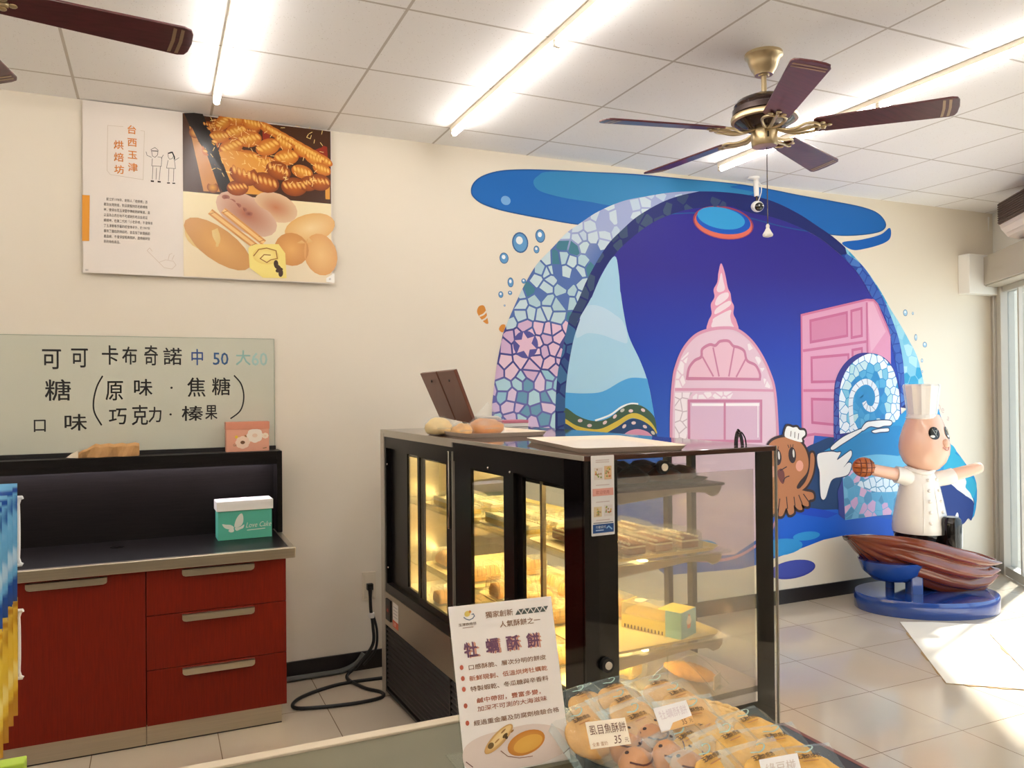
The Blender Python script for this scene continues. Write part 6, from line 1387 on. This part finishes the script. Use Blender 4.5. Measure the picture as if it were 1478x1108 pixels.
for (px, py, z, ti, ya, lab) in ((850, 1012, .878, 22, 14, 'pale pastry packet at the far left of the back basket'), (893, 1001, .885, 24, 8, 'pale pastry packet at the back left of the basket by the case'), (958, 997, .888, 26, 4, 'pale pastry packet at the back of the basket, touching the case'),
        (908, 1022, .893, 28, 16, 'pale pastry packet second from left, mid row of back basket'), (985, 1012, .895, 30, 10, 'pale pastry packet in the mid row behind the white price card'), (845, 1052, .882, 34, 16, 'pale pastry packet at front left of back basket behind the kraft price card'), (925, 1047, .892, 38, 14, 'pale pastry packet in the centre of the back basket between two price cards'), (1005, 1040, .900, 36, -6, 'pale pastry packet at the right end of back basket')):
    o = pale if first else dup(pale); first = False; put(o, px, py, z, ti, ya); o['label'] = lab
yel = packet('yellow', 'x', 'yellow pastries in the front basket'); first = True
for (px, py, z, ti, ya, lab) in ((1030, 1056, .885, 20, 18, 'yellow pastry packet at the back left of the front basket'), (1092, 1052, .888, 22, 8, 'yellow pastry packet at the back right of the front basket'), (1000, 1078, .890, 26, 20, 'yellow pastry packet beside the smiling buns'), (1065, 1078, .897, 28, 12, 'yellow pastry packet in the middle row of the front basket'),
        (1128, 1080, .893, 26, -8, 'yellow pastry packet at the right end of front basket'), (1035, 1112, .900, 32, 16, 'yellow pastry packet at the bottom edge, left of the white card'), (1110, 1112, .900, 32, 2, 'yellow pastry packet behind the white card at bottom right'), (1175, 1112, .880, 26, -14, 'yellow pastry packet at the lowest right corner of the front basket')):
    o = yel if first else dup(yel); first = False; put(o, px, py, z, ti, ya); o['label'] = lab
_p = put
def put(*a_): return _p(*a_, dy=4)
bun = packet('bun', 'x', 'smiling buns in the front basket'); first = True
for (px, py, z, ti, ya, lab) in ((898, 1083, .876, 40, 14, 'smiling bun at the far left of the front basket'), (936, 1072, .880, 40, 16, 'smiling bun at the back of the bun group'), (912, 1107, .882, 42, 12, 'smiling bun at the bottom edge, lower left of the group'), (957, 1097, .888, 42, 18, 'smiling bun at the centre of the bun group'), (985, 1113, .890, 40, 14, 'smiling bun at the right end of the bun group')):
    o = bun if first else dup(bun); first = False; put(o, px, py, z, ti, ya); o['label'] = lab
# price cards
def pcard(P, dpt, m, label, txt, group=None):
    """P: four picture corners (tl, tr, br, bl); the card leans on the packets at depth dpt"""
    c4 = [aty(dpt, *P[3]), aty(dpt, *P[2])]; lean = .030; tlp = aty(dpt+lean, *P[0]); trp = tlp+c4[1]-c4[0]
    t = thing('price_card', label, 'price card', c4[0], 0, group); u_ = (c4[1]-c4[0]); v_ = (tlp-c4[0]); n_ = u_.cross(v_).normalized()
    bm = new(); A = [bm.verts.new(p) for p in (c4[0], c4[1], trp, tlp)]; B2 = [bm.verts.new(p-n_*.0012) for p in (c4[0], c4[1], trp, tlp)]
    bm.faces.new(A); bm.faces.new(B2[::-1])
    for i in range(4): bm.faces.new((A[i], B2[i], B2[(i+1) % 4], A[(i+1) % 4]))
    obj('card', bm, m, t); W_, H_ = u_.length, v_.length
    def fr(u, v, h): 
        a = c4[0].lerp(c4[1], u/W_); b = tlp.lerp(trp, u/W_); return a.lerp(b, v/H_)+n_*h
    ink = Ink(fr, .0004); txt(ink, W_, H_); ink.build('handwriting', m_print, t); return t
def t1_(ink, W_, H_):
    c = rgb(104, 58, 34); ink.text('虱目魚酥餅', W_*.05, H_*.52, H_*.40, c, 0, sx=W_*.92/(H_*.40*5)); ink.text('35', W_*.58, H_*.08, H_*.42, c, 0, sx=.85, shear=.2); ink.text('元', W_*.86, H_*.10, H_*.2, c, 0); ink.text('全素 蛋奶', W_*.05, H_*.08, H_*.16, rgb(170, 120, 70), 0)
def t2_(ink, W_, H_):
    c = rgb(214, 200, 200); ink.text('牡蠣酥餅', W_*.08, H_*.5, H_*.40, c, 0, sx=W_*.85/(H_*.4*4)); ink.fill([(W_*.30, 0), (W_*.16, 0), (W_*.02, 0), (W_*.0, H_*.02), (W_*.25, H_*.02), (W_*.4, H_*.26), (W_, H_*.34), (W_, 0)], rgb(226, 178, 112), 0); ink.text('35', W_*.64, H_*.08, H_*.30, rgb(104, 58, 34), 1, sx=.9); ink.text('元', W_*.86, H_*.10, H_*.2, rgb(104, 58, 34), 1)
def t3_(ink, W_, H_):
    c = rgb(206, 190, 176); ink.text('綠豆椪', W_*.1, H_*.45, H_*.42, c, 0, sx=W_*.8/(H_*.42*3)); ink.text('35', W_*.6, H_*.1, H_*.3, c, 0)
pcard([(845, 1042), (904, 1031), (911, 1073), (853, 1081)], -3.205, m_kraft if False else m_card, 'cream handwritten price card leaning at the front left of back basket', t1_)
pcard([(943, 1022), (996, 1008), (1003, 1044), (955, 1057)], -3.185, m_white, 'white price card with torn lower corner at the front right of back basket', t2_)
pcard([(1096, 1096), (1152, 1085), (1160, 1125), (1104, 1136)], -3.43, m_white, 'faded white price card at the bottom right in front basket', t3_)
# ------------------------------------------------------------------ hanging packets at the left edge
RX = -.195
rack = thing('packet_rack', 'white wire rack holding blue and gold packets at the left edge', 'rack', (-.36, -2.93, .849))
bm = new(); boxm(bm, (-.40, -2.97, .849), (-.30, -2.87, .856)); obj('foot', bm, m_white, rack)
bm = new(); boxm(bm, (-.36, -2.915, .856), (-.34, -2.895, 1.46)); obj('post', bm, m_white, rack)
for z in (1.413, 1.236):
    bm = new(); tube(bm, [(-.35, -2.90, z), (-.35+.09, -2.92, z), (-.26, -3.12, z), (-.26, -3.13, z+.012)], .003, seg=6); tube(bm, smoothline([(-.35, -2.905, z-.025), (RX-.008, -2.925, z-.025), (RX-.003, -2.925, z-.035), (RX-.003, -2.925, z-.12), (RX-.009, -2.925, z-.13), (-.35, -2.905, z-.13)], 4), .003, seg=8); obj('hook', bm, m_white, rack)
def hang(kind, label, group):
    t = thing('snack_packet', label, 'packet', (0, 0, 0), 0, group); W_, H_ = .125, .180; N = 44; M_ = 28
    cols = {'blue': (rgb(20, 78, 160), rgb(110, 180, 220), rgb(196, 226, 240)), 'gold': (rgb(196, 140, 20), rgb(236, 196, 60), rgb(250, 228, 130))}[kind]
    def prof(u, v):
        k = max(0, 1-(2*u-1)**4)*max(0, 1-(2*v-1)**6); return .010*k+.0035*noise.noise(Vector((u*4, v*7, 2)))*(1-abs(2*v-1)**4)+.0005
    for sgn, nm in ((-1, 'front_foil'), (1, 'back_foil')):
        P = [[Vector((-W_+W_*i/M_, sgn*prof(i/M_, j/N), -H_*j/N)) for i in range(M_+1)] for j in range(N+1)]; vs = []; fs = []; cs = []
        for j in range(N+1):
            for i in range(M_+1):
                u, v = i/M_, j/N; n1 = noise.noise(Vector((u*3, v*4, 7)))*.5+.5; n2 = noise.noise(Vector((u*9, v*6, 1)))
                def ss(a, b_, x): x = max(0, min(1, (x-a)/(b_-a))); return x*x*(3-2*x)
                n1 += .10*n2; k1, k2 = ss(.38, .50, n1), ss(.58, .74, n1)
                c = tuple((p*(1-k1)+q*k1)*(1-k2)+r*k2 for p, q, r in zip(*cols))
                if v < .10: c = cols[0]
                if v < .10 and (j//2) % 2 == 0: c = cols[1]
                if v > .86: c = cols[0]
                vs.append(tuple(P[j][i])); cs.append(c)
        for j in range(N):
            for i in range(M_):
                k = j*(M_+1)+i; fs.append((k, k+1, k+M_+2, k+M_+1))
        me = bpy.data.meshes.new(nm); me.from_pydata(vs, [], fs); me.materials.append(m_foil)
        a = me.color_attributes.new('Ink', 'FLOAT_COLOR', 'POINT')
        for q, c in enumerate(cs): a.data[q].color = c
        for p in me.polygons: p.use_smooth = True
        o = bpy.data.objects.new(nm, me); COL.objects.link(o); local(o, t)
    ink = Ink(lambda u, v, h: Vector((u, -prof((u+W_)/W_, -v/H_)-.0004-h, v)))
    for i, ch in enumerate('海苔酥脆片'[:3]): ink.text(ch, -.026, -.045-i*.018, .015, rgb(30, 40, 70) if kind == 'blue' else rgb(110, 70, 20), 0)
    p = ink.build('print', m_print, None); local(p, t); return t
m_foil = print_mat('printed_foil', 0.22, 0.7, 0.4)
for kind, zt, gname in (('blue', 1.413, 'blue packets on the upper rack hook'), ('gold', 1.238, 'gold packets on the lower rack hook')):
    proto = hang(kind, 'x', gname)
    for i in range(4):
        o = proto if i == 0 else dup(proto); o.location = (RX, -2.952-i*.045, zt-.0+.004*(i == 1)-.004*i); o.rotation_euler = (math.radians(1.0*(i-1)), 0, math.radians(-2+2*i))
        pos = ('hindmost', 'second from the back', 'third from the back', 'foremost')[i]; row = 'upper' if kind == 'blue' else 'lower'
        o['label'] = '%s foil packet at left edge, %s in the %s row' % ('blue' if kind == 'blue' else 'gold', pos, row)
gp = aty(-2.93, 37, 1095)
t = thing('green_packet', 'small lime green card packet standing at the bottom left corner', 'packet', (gp.x-.06, -2.93, .849))
bm = new(); box(bm, (gp.x-.075, -2.93, (.849+gp.z)/2), (.15, .03, gp.z-.849), rz=.0); obj('body', bm, mat('lime_green_card', rgb(176, 206, 66), .45), t, bevel=.002)
ink = Ink(flat_frame((gp.x-.15, -2.9455, .849), (1, 0, 0), (0, 0, 1))); ink.text('小', .12, gp.z-.849-.018, .014, rgb(50, 70, 30)); ink.build('print', m_print, t)
